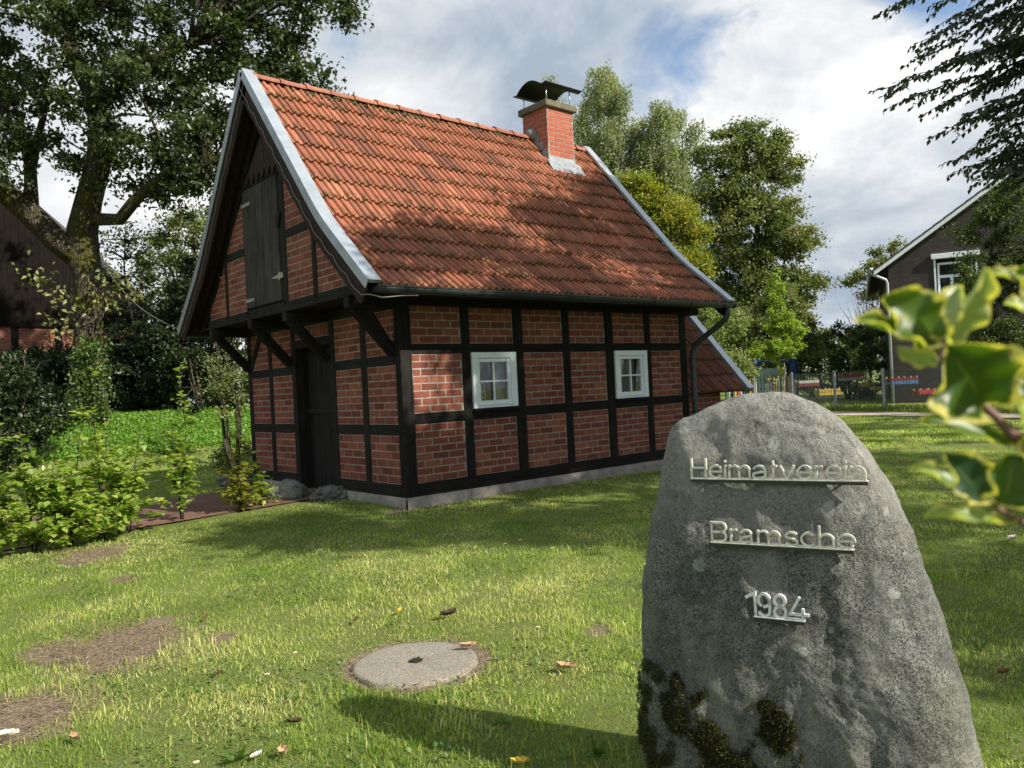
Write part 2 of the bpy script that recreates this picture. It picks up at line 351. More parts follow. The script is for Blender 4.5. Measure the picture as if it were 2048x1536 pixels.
def ground():
    m, t, bs = mat('ground_soil_and_turf'); co = objco(t); b = attr(t, 'bare')
    n1 = t.noise(co, 1.1, 5, .6); n2 = t.noise(co, 9, 6, .7); n3 = t.noise(co, 70, 5, .7)
    g = t.mix(n2, (.125, .180, .042), (.270, .295, .10)); g = t.mix(t.ramp(n1, [(.4, 0.), (.65, 1.)]), g, (.150, .190, .042))
    g = t.mix(t.math('MULTIPLY', t.ramp(n3, [(.3, 1.), (.55, 0.)]), .6), g, (.045, .038, .020))
    d = t.mix(n2, (.25, .185, .135), (.45, .36, .275)); d = t.mix(t.ramp(n3, [(.35, 1.), (.6, 0.)]), d, (.095, .068, .050))
    t.put(bs.inputs['Base Color'], t.mix(b, g, d)); bs.inputs['Roughness'].default_value = .95; bs.inputs['Specular IOR Level'].default_value = .15
    bump(t, bs, t.math('ADD', n3, n2), .9, .03)
    parts = [grid(-9, 6, -9, 3, .06)]
    # one sheet: irregular tensor grid, fine near the camera and coarse to the horizon
    def axis(lo, hi, st, far):
        a = list(np.arange(lo, hi, st)); s_ = st; p = a[-1]
        while p < far: s_ *= 1.22; p += s_; a.append(p)
        s_ = st; p = a[0]; pre = []
        while p > -far: s_ *= 1.22; p -= s_; pre.append(p)
        return np.array(pre[::-1] + a)
    xs = axis(-6.5, 5.5, .06, 600); ys = axis(-7.5, 3., .06, 600)
    # keep the bank well resolved
    ys = np.unique(np.round(np.concatenate([ys, np.arange(3, 18, .2)]), 3)); xs = np.unique(np.round(np.concatenate([xs, np.arange(-10, 12, .25)]), 3))
    X, Y = np.meshgrid(xs, ys); Z = gz(X, Y); bb = bare(X, Y) * (X > -7) * (X < 6) * (Y > -8) * (Y < 3)
    Z = Z - bb * .015 + (fbm(X, Y, 6, 21) - .5) * .02
    V = np.stack([X, Y, Z], -1).reshape(-1, 3); ny, nx = X.shape
    i = (np.arange(ny - 1)[:, None] * nx + np.arange(nx - 1)[None]).ravel(); F = np.stack([i, i + 1, i + nx + 1, i + nx], 1)
    o = np_mesh('ground', V, F, np.zeros(len(V)), m, smooth=True, extra={'bare': bb.ravel()}); tag(o, kind='structure')
ground()
# paved brick path in front of the door
def paving(name, quad, mata, h=.012):
    "quad: four corners; laid as its own sheet"
    mb = MB(); n = 120
    a, b, c, d = [Vector(p) for p in quad]
    for i in range(n):
        for j in range(30):
            q = []
            for (u, v) in ((i, j), (i + 1, j), (i + 1, j + 1), (i, j + 1)):
                u /= n; v /= 30; p = a.lerp(b, u).lerp(d.lerp(c, u), v); q.append((p.x, p.y, float(gz(p.x, p.y)) + h))
            mb.add(q, [(0, 1, 2, 3)], smooth=True)
    o = mb.build(name, mata); tag(o, kind='structure')
def pavemat():
    m, t, bs = mat('brick_paving'); co = objco(t)
    br = t.node('ShaderNodeTexBrick', {'Vector': co, 'Color1': (.17, .075, .050, 1), 'Color2': (.24, .11, .075, 1), 'Mortar': (.06, .05, .04, 1), 'Scale': 1., 'Mortar Size': .006, 'Brick Width': .2, 'Row Height': .1, 'Bias': 0.})
    c = t.mix(t.ramp(t.noise(co, 3, 5, .7), [(.35, 0.), (.7, 1.)]), br.outputs[0], (.10, .065, .045))
    t.put(bs.inputs['Base Color'], c); bs.inputs['Roughness'].default_value = .9; bump(t, bs, br.outputs['Fac'], -.5, .01); return m
paving('path', ((-6.2, 1.25, 0), (.0, 1.7, 0), (.0, 3.9, 0), (-6.2, 3.9, 0)), pavemat(), .016)
m_, t_, b_ = mat('gravel_path'); c_ = objco(t_)
t_.put(b_.inputs['Base Color'], t_.mix(t_.noise(c_, 3, 6, .7), (.30, .24, .19), (.48, .40, .33))); b_.inputs['Roughness'].default_value = .95
paving('gravel_path', ((17.1, -3.6, 0), (21.6, 11., 0), (20.1, 11.3, 0), (15.7, -3.2, 0)), m_, .02)
# ------------------------------------------------------------------ house
H = empty('half_timbered_house', (0, 0, 0), 0, 'small half-timbered brick cottage with steep red tiled roof and overhanging front gable', 'house')
def beam(name, p0, p1, wx, wy, ref=(0, 0, 1), mt='timber', parent=None, pegs=0):
    "timber of section wx*wy from p0 to p1; grain along local Z"
    p0 = Vector(p0); p1 = Vector(p1); z = (p1 - p0); L = z.length; z.normalize()
    ref = Vector(ref); x = (ref - z * ref.dot(z))
    if x.length < 1e-3: x = z.orthogonal()
    x.normalize(); y = z.cross(x)
    mb = MB(); n = max(2, int(L / .12)); rs = random.random() * 50
    vs = []; fs = []; c = .008
    prof = [(-wx / 2 + c, -wy / 2), (wx / 2 - c, -wy / 2), (wx / 2, -wy / 2 + c), (wx / 2, wy / 2 - c), (wx / 2 - c, wy / 2), (-wx / 2 + c, wy / 2), (-wx / 2, wy / 2 - c), (-wx / 2, -wy / 2 + c)]
    for i in range(n + 1):
        t = L * i / n
        for (a, b) in prof:
            k = .0065 if 0 < i < n else .001
            d = noise.noise(Vector((a * 9 + rs, b * 9, t * 3.1))) * k
            vs.append((a + math.copysign(d, a), b + math.copysign(d * .35, b), t))
    for i in range(n):
        for a in range(8): fs.append((i * 8 + a, i * 8 + (a + 1) % 8, (i + 1) * 8 + (a + 1) % 8, (i + 1) * 8 + a))
    fs.append(tuple(range(8))[::-1]); fs.append(tuple(n * 8 + a for a in range(8)))
    mb.add(vs, fs)
    Mx = Matrix(((x.x, y.x, z.x, p0.x), (x.y, y.y, z.y, p0.y), (x.z, y.z, z.z, p0.z), (0, 0, 0, 1)))
    return mb.build(name, M[mt], parent or H, Mx)
def clip(poly, planes):
    for (a, b, c) in planes:           # keep a*x+b*y<=c
        out = []
        for i in range(len(poly)):
            p, q = poly[i], poly[(i + 1) % len(poly)]; dp = a * p[0] + b * p[1] - c; dq = a * q[0] + b * q[1] - c
            if dp <= 0: out.append(p)
            if dp * dq < 0: t = dp / (dp - dq); out.append((p[0] + (q[0] - p[0]) * t, p[1] + (q[1] - p[1]) * t))
        poly = out
        if len(poly) < 3: return []
    return poly
def brickwork(par, mk, Mx, u0, u1, v0, v1, planes=(), pitch=.0835, bl=.228, joint=.014, front=0., soldier=False, nm='brick_panel'):
    "individual bricks on local xy plane (z outwards) with the mortar bed behind, one mesh per panel"
    mbB = MB(); mbM = mbB
    pl = clip([(u0, v0), (u1, v0), (u1, v1), (u0, v1)], planes)
    if len(pl) >= 3: mbM.mi = 1; mbM.poly(pl, front - .03, front - .0035, Mx); mbB.mi = 0
    e = .010
    rows = max(1, round((v1 - v0 - 2 * e) / pitch)); ph = (v1 - v0 - 2 * e + joint) / rows
    off = random.choice((0., .5)); k = 0
    inner = [(a, b, c - e) for a, b, c in planes]
    if soldier:
        n = round((u1 - u0) / .082); w_ = (u1 - u0 - 2 * e + joint) / n
        for i in range(n):
            mbB.rnd = random.random(); a = u0 + e + i * w_
            mbB.poly([(a, v0 + e), (a + w_ - joint, v0 + e), (a + w_ - joint, v1 - e), (a, v1 - e)], front - .03, front + random.uniform(-.001, .002), Mx, .003)
        return mbB.build('brick_panel', [M[mk], M['mortar']], par)
    for r in range(rows):
        y0 = v0 + e + r * ph; y1 = y0 + ph - joint
        x = u0 + e - (bl * (.5 if (r + (off > 0)) % 2 else 1.) if True else 0)
        x = u0 + e - (bl * .5 if (r + (off > 0)) % 2 else 0.)
        while x < u1 - e:
            x0 = max(x, u0 + e); x1 = min(x + bl - joint, u1 - e)
            if x1 - x0 > .022:
                j = lambda: random.uniform(-.0018, .0018)
                q = clip([(x0, y0 + j()), (x1, y0 + j()), (x1 + j(), y1 + j()), (x0 + j(), y1 + j())], inner)
                if len(q) >= 3:
                    mbB.rnd = random.random(); mbB.poly(q, front - .03, front + random.uniform(-.0015, .002), Mx, .002)
            x += bl
    return mbB.build(nm, [M[mk], M['mortar']], par)
def face(ox, oy, oz, ux):
    "matrix: local x -> ux, local y -> world Z, local z -> outwards"
    ux = Vector(ux); n = ux.cross(Vector((0, 0, 1)))
    return Matrix(((ux.x, 0, n.x, ox), (ux.y, 0, n.y, oy), (0, 1, 0, oz), (0, 0, 0, 1)))
LX = [(.153, .866), (.989, 1.682), (1.84, 2.546), (2.671, 3.373), (3.53, 4.218), (4.346, 5.042)]
PX = [(0, .153), (.866, .989), (1.682, 1.84), (2.546, 2.671), (3.373, 3.53), (4.218, 4.346), (5.042, 5.19)]
LZ = [(.30, .97), (1.093, 1.771), (1.886, 2.34)]
FL = face(0, 0.012, 0, (1, 0, 0))
for bi, (a, b) in enumerate(LX):
    for zi, (c, d) in enumerate(LZ):
        if zi == 1 and bi in (1, 4): continue
        brickwork(H, 'brick', FL, a, b, c, d)
for i, (a, b) in enumerate(PX):
    if i == 0: beam('corner_post', (.0765, .058, .155), (.0765, .058, 2.42), .153, .116, (1, 0, 0))
    else: beam('post', ((a + b) / 2, .058, .302), ((a + b) / 2, .058, 2.42), b - a, .12, (1, 0, 0))
beam('sill_beam', (.155, .06, .229), (5.21, .06, .229), .145, .13, (0, 0, 1))
for i, (a, b) in enumerate(LX):
    beam('rail', (a, .062, 1.0315), (b, .062, 1.0315), .123, .118, (0, 0, 1)); beam('rail', (a, .062, 1.8285), (b, .062, 1.8285), .115, .118, (0, 0, 1))
beam('wall_plate', (-.50, .065, 2.385), (5.55, .065, 2.385), .13, .13, (0, 0, 1))
# gable wall (faces -X)
GY = [(4.153, 3.524), (3.415, 2.763), (1.535, .882), (.761, .116)]
FG = face(.010, 0, 0, (0, -1, 0))
for i, (a, b) in enumerate(GY):
    for (c, d) in ((.297, .854), (.977, 1.655), (1.774, 2.29)): brickwork(H, 'brick', FG, -a, -b, c, d)
brickwork(H, 'brick', FG, -2.65, -1.66, 2.12, 2.29, soldier=True)
for a, b in ((.761, .882), (3.415, 3.524), (1.535, 1.66), (2.65, 2.763), (4.153, 4.27)):
    z0 = .155 if a in (1.535, 2.65, 4.153) else .299
    beam('post', (.058, (a + b) / 2, z0), (.058, (a + b) / 2, 2.29), b - a, .12, (0, 1, 0), 'timberg')
for a, b in ((.116, .761), (.882, 1.535), (2.763, 3.415), (3.524, 4.153)):
    beam('rail', (.062, a, .9155), (.062, b, .9155), .123, .118, (0, 0, 1), 'timberg'); beam('rail', (.062, a, 1.7145), (.062, b, 1.7145), .119, .118, (0, 0, 1), 'timberg')
beam('sill_beam', (.06, .118, .227), (.06, 1.533, .227), .140, .13, (0, 0, 1), 'timberg'); beam('sill_beam', (.06, 2.765, .227), (.06, 4.15, .227), .140, .13, (0, 0, 1), 'timberg')
beam('wall_plate', (.06, 0.0, 2.35), (.06, 4.27, 2.35), .12, .14, (0, 0, 1), 'timberg')
beam('brace', (.028, .62, 2.29), (.028, .13, 1.80), .085, .09, (1, 0, 0), 'timberg'); beam('brace', (.028, 3.75, 2.29), (.028, 4.15, 1.80), .085, .09, (1, 0, 0), 'timberg')
beam('lintel', (.062, 1.66, 2.06), (.062, 2.65, 2.06), .115, .12, (0, 0, 1), 'timberg')
# door, set back in its reveal
mb = MB(); mb.box((.0, 2.652, .06), (.24, 2.72, 2.0)); mb.box((.12, 1.60, .06), (.24, 1.658, 2.0)); mb.box((.06, 1.66, 2.004), (.30, 2.66, 2.05)); mb.build('door_frame', M['door'], H)
mb = MB(); n = 7
for i in range(n):
    a = 1.66 + (2.70 - 1.66) * i / n; mb.rnd = random.random(); mb.box((.185, a + .003, .10), (.225, a + (1.04 / n) - .003, 2.0), .004)
dr = mb.build('door', M['door'], H)
mb = MB(); mb.box((.160, 1.68, 1.11), (.184, 2.66, 1.175), .004); mb.build('ledge', M['timberg'], dr)
mb = MB(); mb.tube([(.185, 1.80, 1.50), (.14, 1.80, 1.50), (.135, 1.86, 1.497)], .010, 8); mb.box((.172, 1.785, 1.45), (.184, 1.815, 1.55), .003); mb.build('handle', M['steel'], dr)
mb = MB(); mb.box((-.22, 1.64, .03), (.24, 2.70, .085), .012); mb.build('doorstep', M['cap'], H)
# plinth: rendered foundation, slightly uneven
mb = MB()
def plinth(p0, p1, th, z1):
    p0 = Vector(p0); p1 = Vector(p1); d = (p1 - p0); L = d.length; d.normalize(); nn = Vector((d.y, -d.x, 0)); n = int(L / .08)
    vs = []; fs = []
    for i in range(n + 1):
        for k, (o, z) in enumerate(((-.01, z1), (.018, z1 - .006), (.028, z1 * .5), (.045, -.06))):
            w_ = noise.noise(Vector((i * .35, k * 2.1, L))) * .012; q = p0 + d * (L * i / n) + nn * (o + w_); vs.append((q.x, q.y, z))
    for i in range(n):
        for k in range(3): fs.append((i * 4 + k, i * 4 + k + 1, i * 4 + 5 + k, i * 4 + 4 + k))
    mb.add(vs, fs, smooth=True)
plinth((-.02, -.012, 0), (5.25, -.012, 0), .1, .157)
plinth((-.012, 1.60, 0), (-.012, -.02, 0), .1, .157); plinth((-.012, 4.29, 0), (-.012, 2.70, 0), .1, .157)
mb.box((.03, .03, -.05), (5.15, 1.6, .15)); mb.box((.03, 2.7, -.05), (5.15, 4.25, .15)); mb.box((.25, 1.6, -.05), (5.15, 2.7, .15))
mb.build('plinth', M['plinth'], H)
# inner dark walls so that the windows look into a dim room
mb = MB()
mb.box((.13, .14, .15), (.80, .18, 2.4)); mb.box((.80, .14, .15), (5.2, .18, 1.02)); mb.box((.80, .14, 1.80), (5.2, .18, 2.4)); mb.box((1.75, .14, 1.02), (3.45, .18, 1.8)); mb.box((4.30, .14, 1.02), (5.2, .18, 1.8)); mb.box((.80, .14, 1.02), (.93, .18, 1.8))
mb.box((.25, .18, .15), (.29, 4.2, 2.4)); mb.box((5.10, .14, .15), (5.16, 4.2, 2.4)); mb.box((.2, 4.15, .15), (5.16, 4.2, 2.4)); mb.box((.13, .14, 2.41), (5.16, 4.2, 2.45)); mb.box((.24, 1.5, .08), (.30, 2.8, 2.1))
mb.build('inner_wall', M['unlit'], H)
mb = MB(); mb.box((5.165, 0.03, .10), (5.20, 4.26, 2.45)); mb.box((.13, 4.22, .1), (5.2, 4.27, 2.45)); mb.build('rear_wall', M['brick'], H)
# windows
def window(x0, x1, z0, z1, extra):
    fr = MB(); y0 = -.028; y1 = .07; t = .072
    fr.box((x0, y0, z1 - t), (x1, y1, z1), .003); fr.box((x0, y0 + .0025, z0), (x0 + t, y1, z1 - t), .003); fr.box((x1 - t - .02, y0 + .0025, z0), (x1, y1, z1 - t), .003)
    fr.box((x0 + t, y0 + .012, z0), (x1 - t - .02, y1, z0 + .03), .003)
    W_ = fr.build('window', M['white'], H)
    a0, a1, b0, b1 = x0 + t + .002, x1 - t - .022, z0 + .045, z1 - t - .004
    s = MB(); st = .045; ys = y0 + .016
    s.box((a0, ys, b0), (a0 + st, y1 - .01, b1), .004); s.box((a1 - st, ys, b0), (a1, y1 - .01, b1), .004)
    s.box((a0 + st, ys, b1 - st), (a1 - st, y1 - .01, b1), .004); s.box((a0 + st, ys, b0), (a1 - st, y1 - .01, b0 + st), .004)
    s.box((a0 - .0, ys - .012, b0 - .014), (a1, ys + .01, b0 + .006), .003)
    cx = (a0 + a1) / 2; cz = (b0 + b1) / 2
    s.box((cx - .011, ys + .004, b0 + st), (cx + .011, ys + .03, b1 - st), .003); s.box((a0 + st, ys + .006, cz - .011), (cx - .011, ys + .03, cz + .011), .003); s.box((cx + .011, ys + .006, cz - .011), (a1 - st, ys + .03, cz + .011), .003)
    s.build('sash', M['white'], W_)
    g = MB(); g.add([(a0 + st, ys + .034, b0 + st), (a1 - st, ys + .034, b0 + st), (a1 - st, ys + .034, b1 - st), (a0 + st, ys + .034, b1 - st)], [(0, 1, 2, 3)]); g.build('pane', M['glass'], W_)
    sl_ = MB(); sl_.box((x0 - .01, -.05, z0 - .035), (x1 + .02, .03, z0 - .002), .004); sl_.build('window_sill', M['timber'], W_)
    c = MB()                    # two gathered lace curtains
    for (e0, top, bot, sg) in ((a0, .50, .10, 1), (a1, .52, .28, -1)) if not extra else ((a0, .42, .30, 1), (a1, .62, .58, -1)):
        Wd = a1 - a0; nu, nv = 22, 10; vs = []; fs = []
        for j in range(nv + 1):
            f = j / nv; wd = Wd * (top + (bot - top) * math.sin(f * math.pi / 2))
            for i in range(nu + 1):
                u = i / nu; vs.append((e0 + sg * wd * u, .135 + .012 * math.sin(u * 26 + f), b1 - (b1 - b0) * f))
        for j in range(nv):
            for i in range(nu): q = (j * (nu + 1) + i, j * (nu + 1) + i + 1, (j + 1) * (nu + 1) + i + 1, (j + 1) * (nu + 1) + i); fs.append(q)
        c.add(vs, fs, smooth=True)
    c.build('curtain', M['cloth'], W_)
    return W_
window(.992, 1.690, 1.102, 1.778, 0); window(3.532, 4.222, 1.102, 1.778, 1)
lan = empty('lantern', (1.28, .20, 1.14), 0, 'small wire lantern on the inner ledge behind the left cottage window', 'lantern')
mb = MB()
for dx in (-.05, .05):
    for dy in (-.03, .03): mb.box((1.28 + dx - .004, .22 + dy - .004, 1.14), (1.28 + dx + .004, .22 + dy + .004, 1.40))
for z in (1.14, 1.22, 1.30, 1.395): mb.box((1.23, .19, z), (1.33, .25, z + .007))
mb.build('cage', M['steel'], lan)
bo = MB(); bo.tube([(3.80, .20, 1.14), (3.80, .20, 1.27), (3.80, .20, 1.30), (3.80, .20, 1.36)], [.028, .028, .012, .012], 12)
bo = bo.build('bottle', plain('dark_glass', (.02, .03, .02), .1)); tag(bo, 'dark bottle standing on the ledge inside the right cottage window', 'bottle')
mb = MB(); mb.tube([(3.80, .20, 1.18), (3.80, .20, 1.24)], .0295, 12); mb.build('bottle_label', M['cloth'], bo)
# jetty: joists, brackets, front beam
for y in (.15, 1.705, 2.775, 4.20):
    beam('joist', (.25, y, 2.347), (-.565, y, 2.347), .115, .11, (0, 0, 1), 'timberg')
    beam('bracket', (-.004, y + .001, 1.80), (-.50, y + .001, 2.325), .105, .11, (0, 1, 0), 'timber')
jb = beam('jetty_beam', (-.487, -.02, 2.4725), (-.487, 4.32, 2.4725), .123, .125, (0, 0, 1), 'timberg')
mb = MB(); mb.box((-.42, 0, 2.43), (.3, 4.27, 2.46)); mb.build('jetty_soffit', M['barge'], H)
# roof profile (Y,z): eave, kink, ridge
YR = 2.135; EV = (-.62, 2.42); KK = (.30, 3.22); RD = (YR, 5.40)
def smooth_prof():
    a, b, c = Vector(EV), Vector(KK), Vector(RD); P = [a]
    for i in range(1, 6): P.append(a.lerp(b, i / 6))
    q0 = a.lerp(b, .80); q2 = b.lerp(c, .10)
    P = [p for p in P if (p - a).length < (q0 - a).length]
    for i in range(7): t = i / 6; P.append(q0 * (1 - t) ** 2 + b * 2 * t * (1 - t) + q2 * t * t)
    for i in range(1, 10): P.append(q2.lerp(c, i / 9))
    return [tuple(p) for p in P]
PROF = smooth_prof()
cum = [0.]
for p, q in zip(PROF, PROF[1:]): cum.append(cum[-1] + math.hypot(q[0] - p[0], q[1] - p[1]))
SL = cum[-1]
def on_prof(s, h=0., prof=None):
    "point (Y,z) at slope distance s from the eave, raised by h along the normal"
    if s <= 0: i = 0
    else:
        i = 0
        while i < len(cum) - 2 and cum[i + 1] < s: i += 1
    p, q = PROF[i], PROF[i + 1]; l = cum[i + 1] - cum[i]; t = (s - cum[i]) / l
    dy, dz = (q[0] - p[0]) / l, (q[1] - p[1]) / l
    return (p[0] + dy * l * t - dz * h, p[1] + dz * l * t + dy * h)
def mirror(y, side): return y if side < 0 else 2 * YR - y
TP = [(0, .004), (.010, .026), (.028, .036), (.044, .030), (.054, .006), (.092, .0), (.102, .024), (.120, .033), (.136, .026), (.148, .003), (.186, -.002), (.2, .004)]
def tiles(x0, ncol, nrow, side, name, mt, parent, onp, total, skip=None, tw=.2):
    mb = MB(); ed = []; row = total / nrow
    for r in range(nrow):
        for c in range(ncol):
            x = x0 + c * tw
            if skip and skip(x, r * row): continue
            mb.rnd = random.random(); jz = random.uniform(-.004, .005) + noise.noise(Vector((x * .7, r * .35, side * 3.))) * .006; sk = random.uniform(-.004, .004); jr = random.uniform(-.005, .005) - (.018 if random.random() < .04 else 0)
            vs = []
            s0 = r * row - (.02 if r == 0 else .028) + jr
            S_ = [s0, s0, s0 + .04, s0 + row * .5, min(total, s0 + row + .035)]
            Hh = [.006, .044, .043, .028, .006]
            for k, (s_, h_) in enumerate(zip(S_, Hh)):
                for (u, hh) in TP:
                    y, z = onp(s_ + sk * u / .2, h_ + jz + (hh if k else hh * .2))
                    vs.append((x + u * (tw / .2), mirror(y, side), z)); ed.append(1. if k < 2 else (.9 if k == 2 else (.1 if k == 3 else .25)))
            n = len(TP); fs = []
            for k in range(4):
                for i in range(n - 1):
                    q = (k * n + i, k * n + i + 1, (k + 1) * n + i + 1, (k + 1) * n + i); fs.append(q if side < 0 else q[::-1])
            mb.add(vs, fs)
    o = mb.build(name, M[mt], parent)
    a = o.data.attributes.new('edge', 'FLOAT', 'POINT'); a.data.foreach_set('value', ed); return o
mbd = MB()
def sweep(mb, prof, x0, x1, h0, h1, side):
    "box section swept along a roof profile given as callable samples"
    n = len(prof); vs = []; fs = []
    for (pl, ph) in prof:
        for x in (x0, x1):
            vs.append((x, mirror(pl[0], side), pl[1])); vs.append((x, mirror(ph[0], side), ph[1]))
    for i in range(n - 1):
        a = i * 4; b = a + 4
        for q in ((a, a + 2, b + 2, b), (a + 1, b + 1, b + 3, a + 3), (a, b, b + 1, a + 1), (a + 2, a + 3, b + 3, b + 2)): fs.append(q if side < 0 else q[::-1])
    fs.append((0, 1, 3, 2)); e = (n - 1) * 4; fs.append((e, e + 2, e + 3, e + 1)); mb.add(vs, fs)
def psamp(onp, s0, s1, h0, h1, n=22): return [(onp(s0 + (s1 - s0) * i / n, h0), onp(s0 + (s1 - s0) * i / n, h1)) for i in range(n + 1)]
RX0, RX1 = -.64, 5.36
roof = None
deck = MB()
for sd in (-1, 1): sweep(deck, psamp(on_prof, .02, SL + (.0 if sd < 0 else -.03), -.06, -.005), -.60, 5.33, 0, 0, sd)
roof = deck.build('roof', M['barge'], H)
CHX = (4.10, 4.69); CHY = (1.70, 2.29)
def inch(x, s): y, z = on_prof(s); return x > 4.08 and x + .2 < 4.72 and y > 1.62
tiles(RX0, 30, 12, -1, 'tiled_slope', 'tile', roof, on_prof, SL); tiles(RX0, 30, 12, 1, 'tiled_slope', 'tile', roof, on_prof, SL)
# ridge tiles
mb = MB(); ed = []
L_ = .36; x = RX0 - .02
while x < 5.30:
    if not (3.95 < x < 4.55):
        mb.rnd = random.random(); x1 = min(x + L_ + .03, 5.34); 
        if x < 4.1: x1 = min(x1, 4.09)
        elif x < 4.72: x = 4.72; x1 = 5.11
        vs = []; fs = []; r0, r1 = .105, .085; dz = random.uniform(-.004, .004)
        st_ = [(x, r0 - .016), (x, r0), (x + .045, r0), (x + .05, r0 - .012), (x1, r1)]
        for (xx, rr) in st_:
            for a in range(11):
                an = math.pi * (a / 10) * 1.06 - .03 * math.pi; vs.append((xx, YR + rr * math.cos(an) * 1.08, RD[1] + .005 + dz + rr * math.sin(an) * .85)); ed.append(.6 if a in (0, 10, 1) else .15)
        for k in range(4):
            for a in range(10): fs.append((k * 11 + a, k * 11 + a + 1, (k + 1) * 11 + a + 1, (k + 1) * 11 + a))
        mb.add(vs, fs, smooth=False)
    x += L_
ri = mb.build('ridge_tiles', M['ridge'], roof); a_ = ri.data.attributes.new('edge', 'FLOAT', 'POINT'); a_.data.foreach_set('value', ed)
mo = MB()
for i in range(170):
    x = random.uniform(-.3, 3.9) if i % 3 else random.gauss(1.6, .8); x = min(3.95, max(-.5, x)); y, z = on_prof(SL - random.uniform(.07, .16), .045); s_ = random.uniform(.012, .03)
    Mx = Matrix.Translation((x, y, z)) @ Matrix.Rotation(random.random() * 6, 4, 'X') @ Matrix.Rotation(random.random() * 6, 4, 'Z') @ Matrix.Diagonal((s_ * 1.6, s_, s_ * .7, 1))
    mo.rnd = random.random(); mo.add([(1, 0, 0), (-1, 0, 0), (0, 1, 0), (0, -1, 0), (0, 0, 1), (0, 0, -1)], [(0, 2, 4), (2, 1, 4), (1, 3, 4), (3, 0, 4), (2, 0, 5), (1, 2, 5), (3, 1, 5), (0, 3, 5)], Mx)
mo.build('moss', leafmat('roof_moss', (.03, .035, .008), (.075, .07, .018), rough=.9, trans=.1), roof)
# zinc verge caps and barge boards
for x0, x1 in ((-.79, -.635), (5.345, 5.50)):
    v = MB()
    for sd in (-1, 1):
        sweep(v, psamp(on_prof, -.035, SL + .055, .062, .10), x0, x1, 0, 0, sd)
        xf = (x0, x0 + .012) if x0 < 0 else (x1 - .012, x1)
        sweep(v, psamp(on_prof, -.035, SL + .055, -.005, .0615), xf[0] + (.001 if x0 < 0 else 0), xf[1] - (0 if x0 < 0 else .001), 0, 0, sd)
        e0, e1 = on_prof(-.038, -.03), on_prof(-.038, .10)
    v.build('verge_trim', M['zinc'], roof)
    v = MB()
    for sd in (-1, 1):
        xb = (-.772, -.745) if x0 < 0 else (5.455, 5.482)
        sweep(v, psamp(on_prof, -.02, SL + .02, -.20, -.008), xb[0], xb[1], 0, 0, sd)
        xs_ = (-.744, -.57) if x0 < 0 else (5.20, 5.454)
        sweep(v, psamp(on_prof, .02, SL, -.09, -.065), xs_[0], xs_[1], 0, 0, sd)
    v.build('barge_board', M['barge'], roof)
# eave soffit and rafter feet
mb = MB()
mb.box((-.56, -.56, 2.415), (5.45, 0.0, 2.435)); mb.build('eave_board', M['barge'], roof); mb = MB(); mb.box((-.56, 4.27, 2.415), (5.45, 4.83, 2.435)); mb.build('eave_board', M['barge'], roof)
# gutter
def gutter(y, z, x0, x1, r=.062):
    mb = MB(); n = 60
    vs = []; fs = []
    for i in range(n + 1):
        x = x0 + (x1 - x0) * i / n
        for a in range(11):
            an = math.pi + math.pi * a / 10; vs.append((x, y + r * math.cos(an), z + r * math.sin(an)))
        for a in range(10, -1, -1):
            an = math.pi + math.pi * a / 10; vs.append((x, y + (r - .005) * math.cos(an), z + .0005 + (r - .005) * math.sin(an)))
    for i in range(n):
        for a in range(22): fs.append((i * 22 + a, i * 22 + (a + 1) % 22, (i + 1) * 22 + (a + 1) % 22, (i + 1) * 22 + a))
    fs.append(tuple(range(22))); fs.append(tuple(n * 22 + a for a in range(22))[::-1]); mb.add(vs, fs, smooth=True)
    mb.tube([(x0, y - r + .002, z + .004), (x1, y - r + .002, z + .004)], .009, 8)
    for xe in (x0, x1):
        mb.add([(xe, y + r * math.cos(math.pi + math.pi * a / 10), z + r * math.sin(math.pi + math.pi * a / 10)) for a in range(11)], [tuple(range(11))])
    for k in range(8):      # brackets
        x = x0 + .3 + k * (x1 - x0 - .6) / 7
        mb.tube([(x, y + (r + .004) * math.cos(math.pi + math.pi * a / 8), z + (r + .004) * math.sin(math.pi + math.pi * a / 8)) for a in range(9)], .0065, 6)
    return mb.build('gutter', M['gutter'], H)
gutter(-.672, 2.410, -.70, 5.50); gutter(4.942, 2.410, -.70, 5.50)
mb = MB()
pts = [(5.34, -.672, 2.37), (5.34, -.672, 2.28), (5.33, -.64, 2.20), (5.30, -.50, 2.09), (5.25, -.25, 1.93), (5.235, -.13, 1.84), (5.232, -.085, 1.74), (5.232, -.08, 1.6), (5.232, -.08, 1.0), (5.232, -.08, .02)]
mb.tube(pts, .043, 14); mb.tube([(5.232, -.08, 1.63), (5.232, -.08, 1.655)], .048, 14); mb.tube([(5.232, -.08, 1.50), (5.232, -.08, 1.515)], .052, 14); mb.tube([(5.232, -.08, .62), (5.232, -.08, .64)], .050, 14)
mb.build('downpipe', M['pipe'], H)
# upper gable, X=-.55 plane
XU = -.55
def rafter_planes(cl):
    "lines (Y,z) below both roof slopes, offset cl: keep side"
    P = []
    for (a, b) in ((EV, KK), (KK, RD)):
        dy, dz = b[0] - a[0], b[1] - a[1]; l = math.hypot(dy, dz); n = (-dz / l, dy / l); c = n[0] * a[0] + n[1] * a[1] - cl
        P.append((n, c))
    return P
RP = rafter_planes(.10)
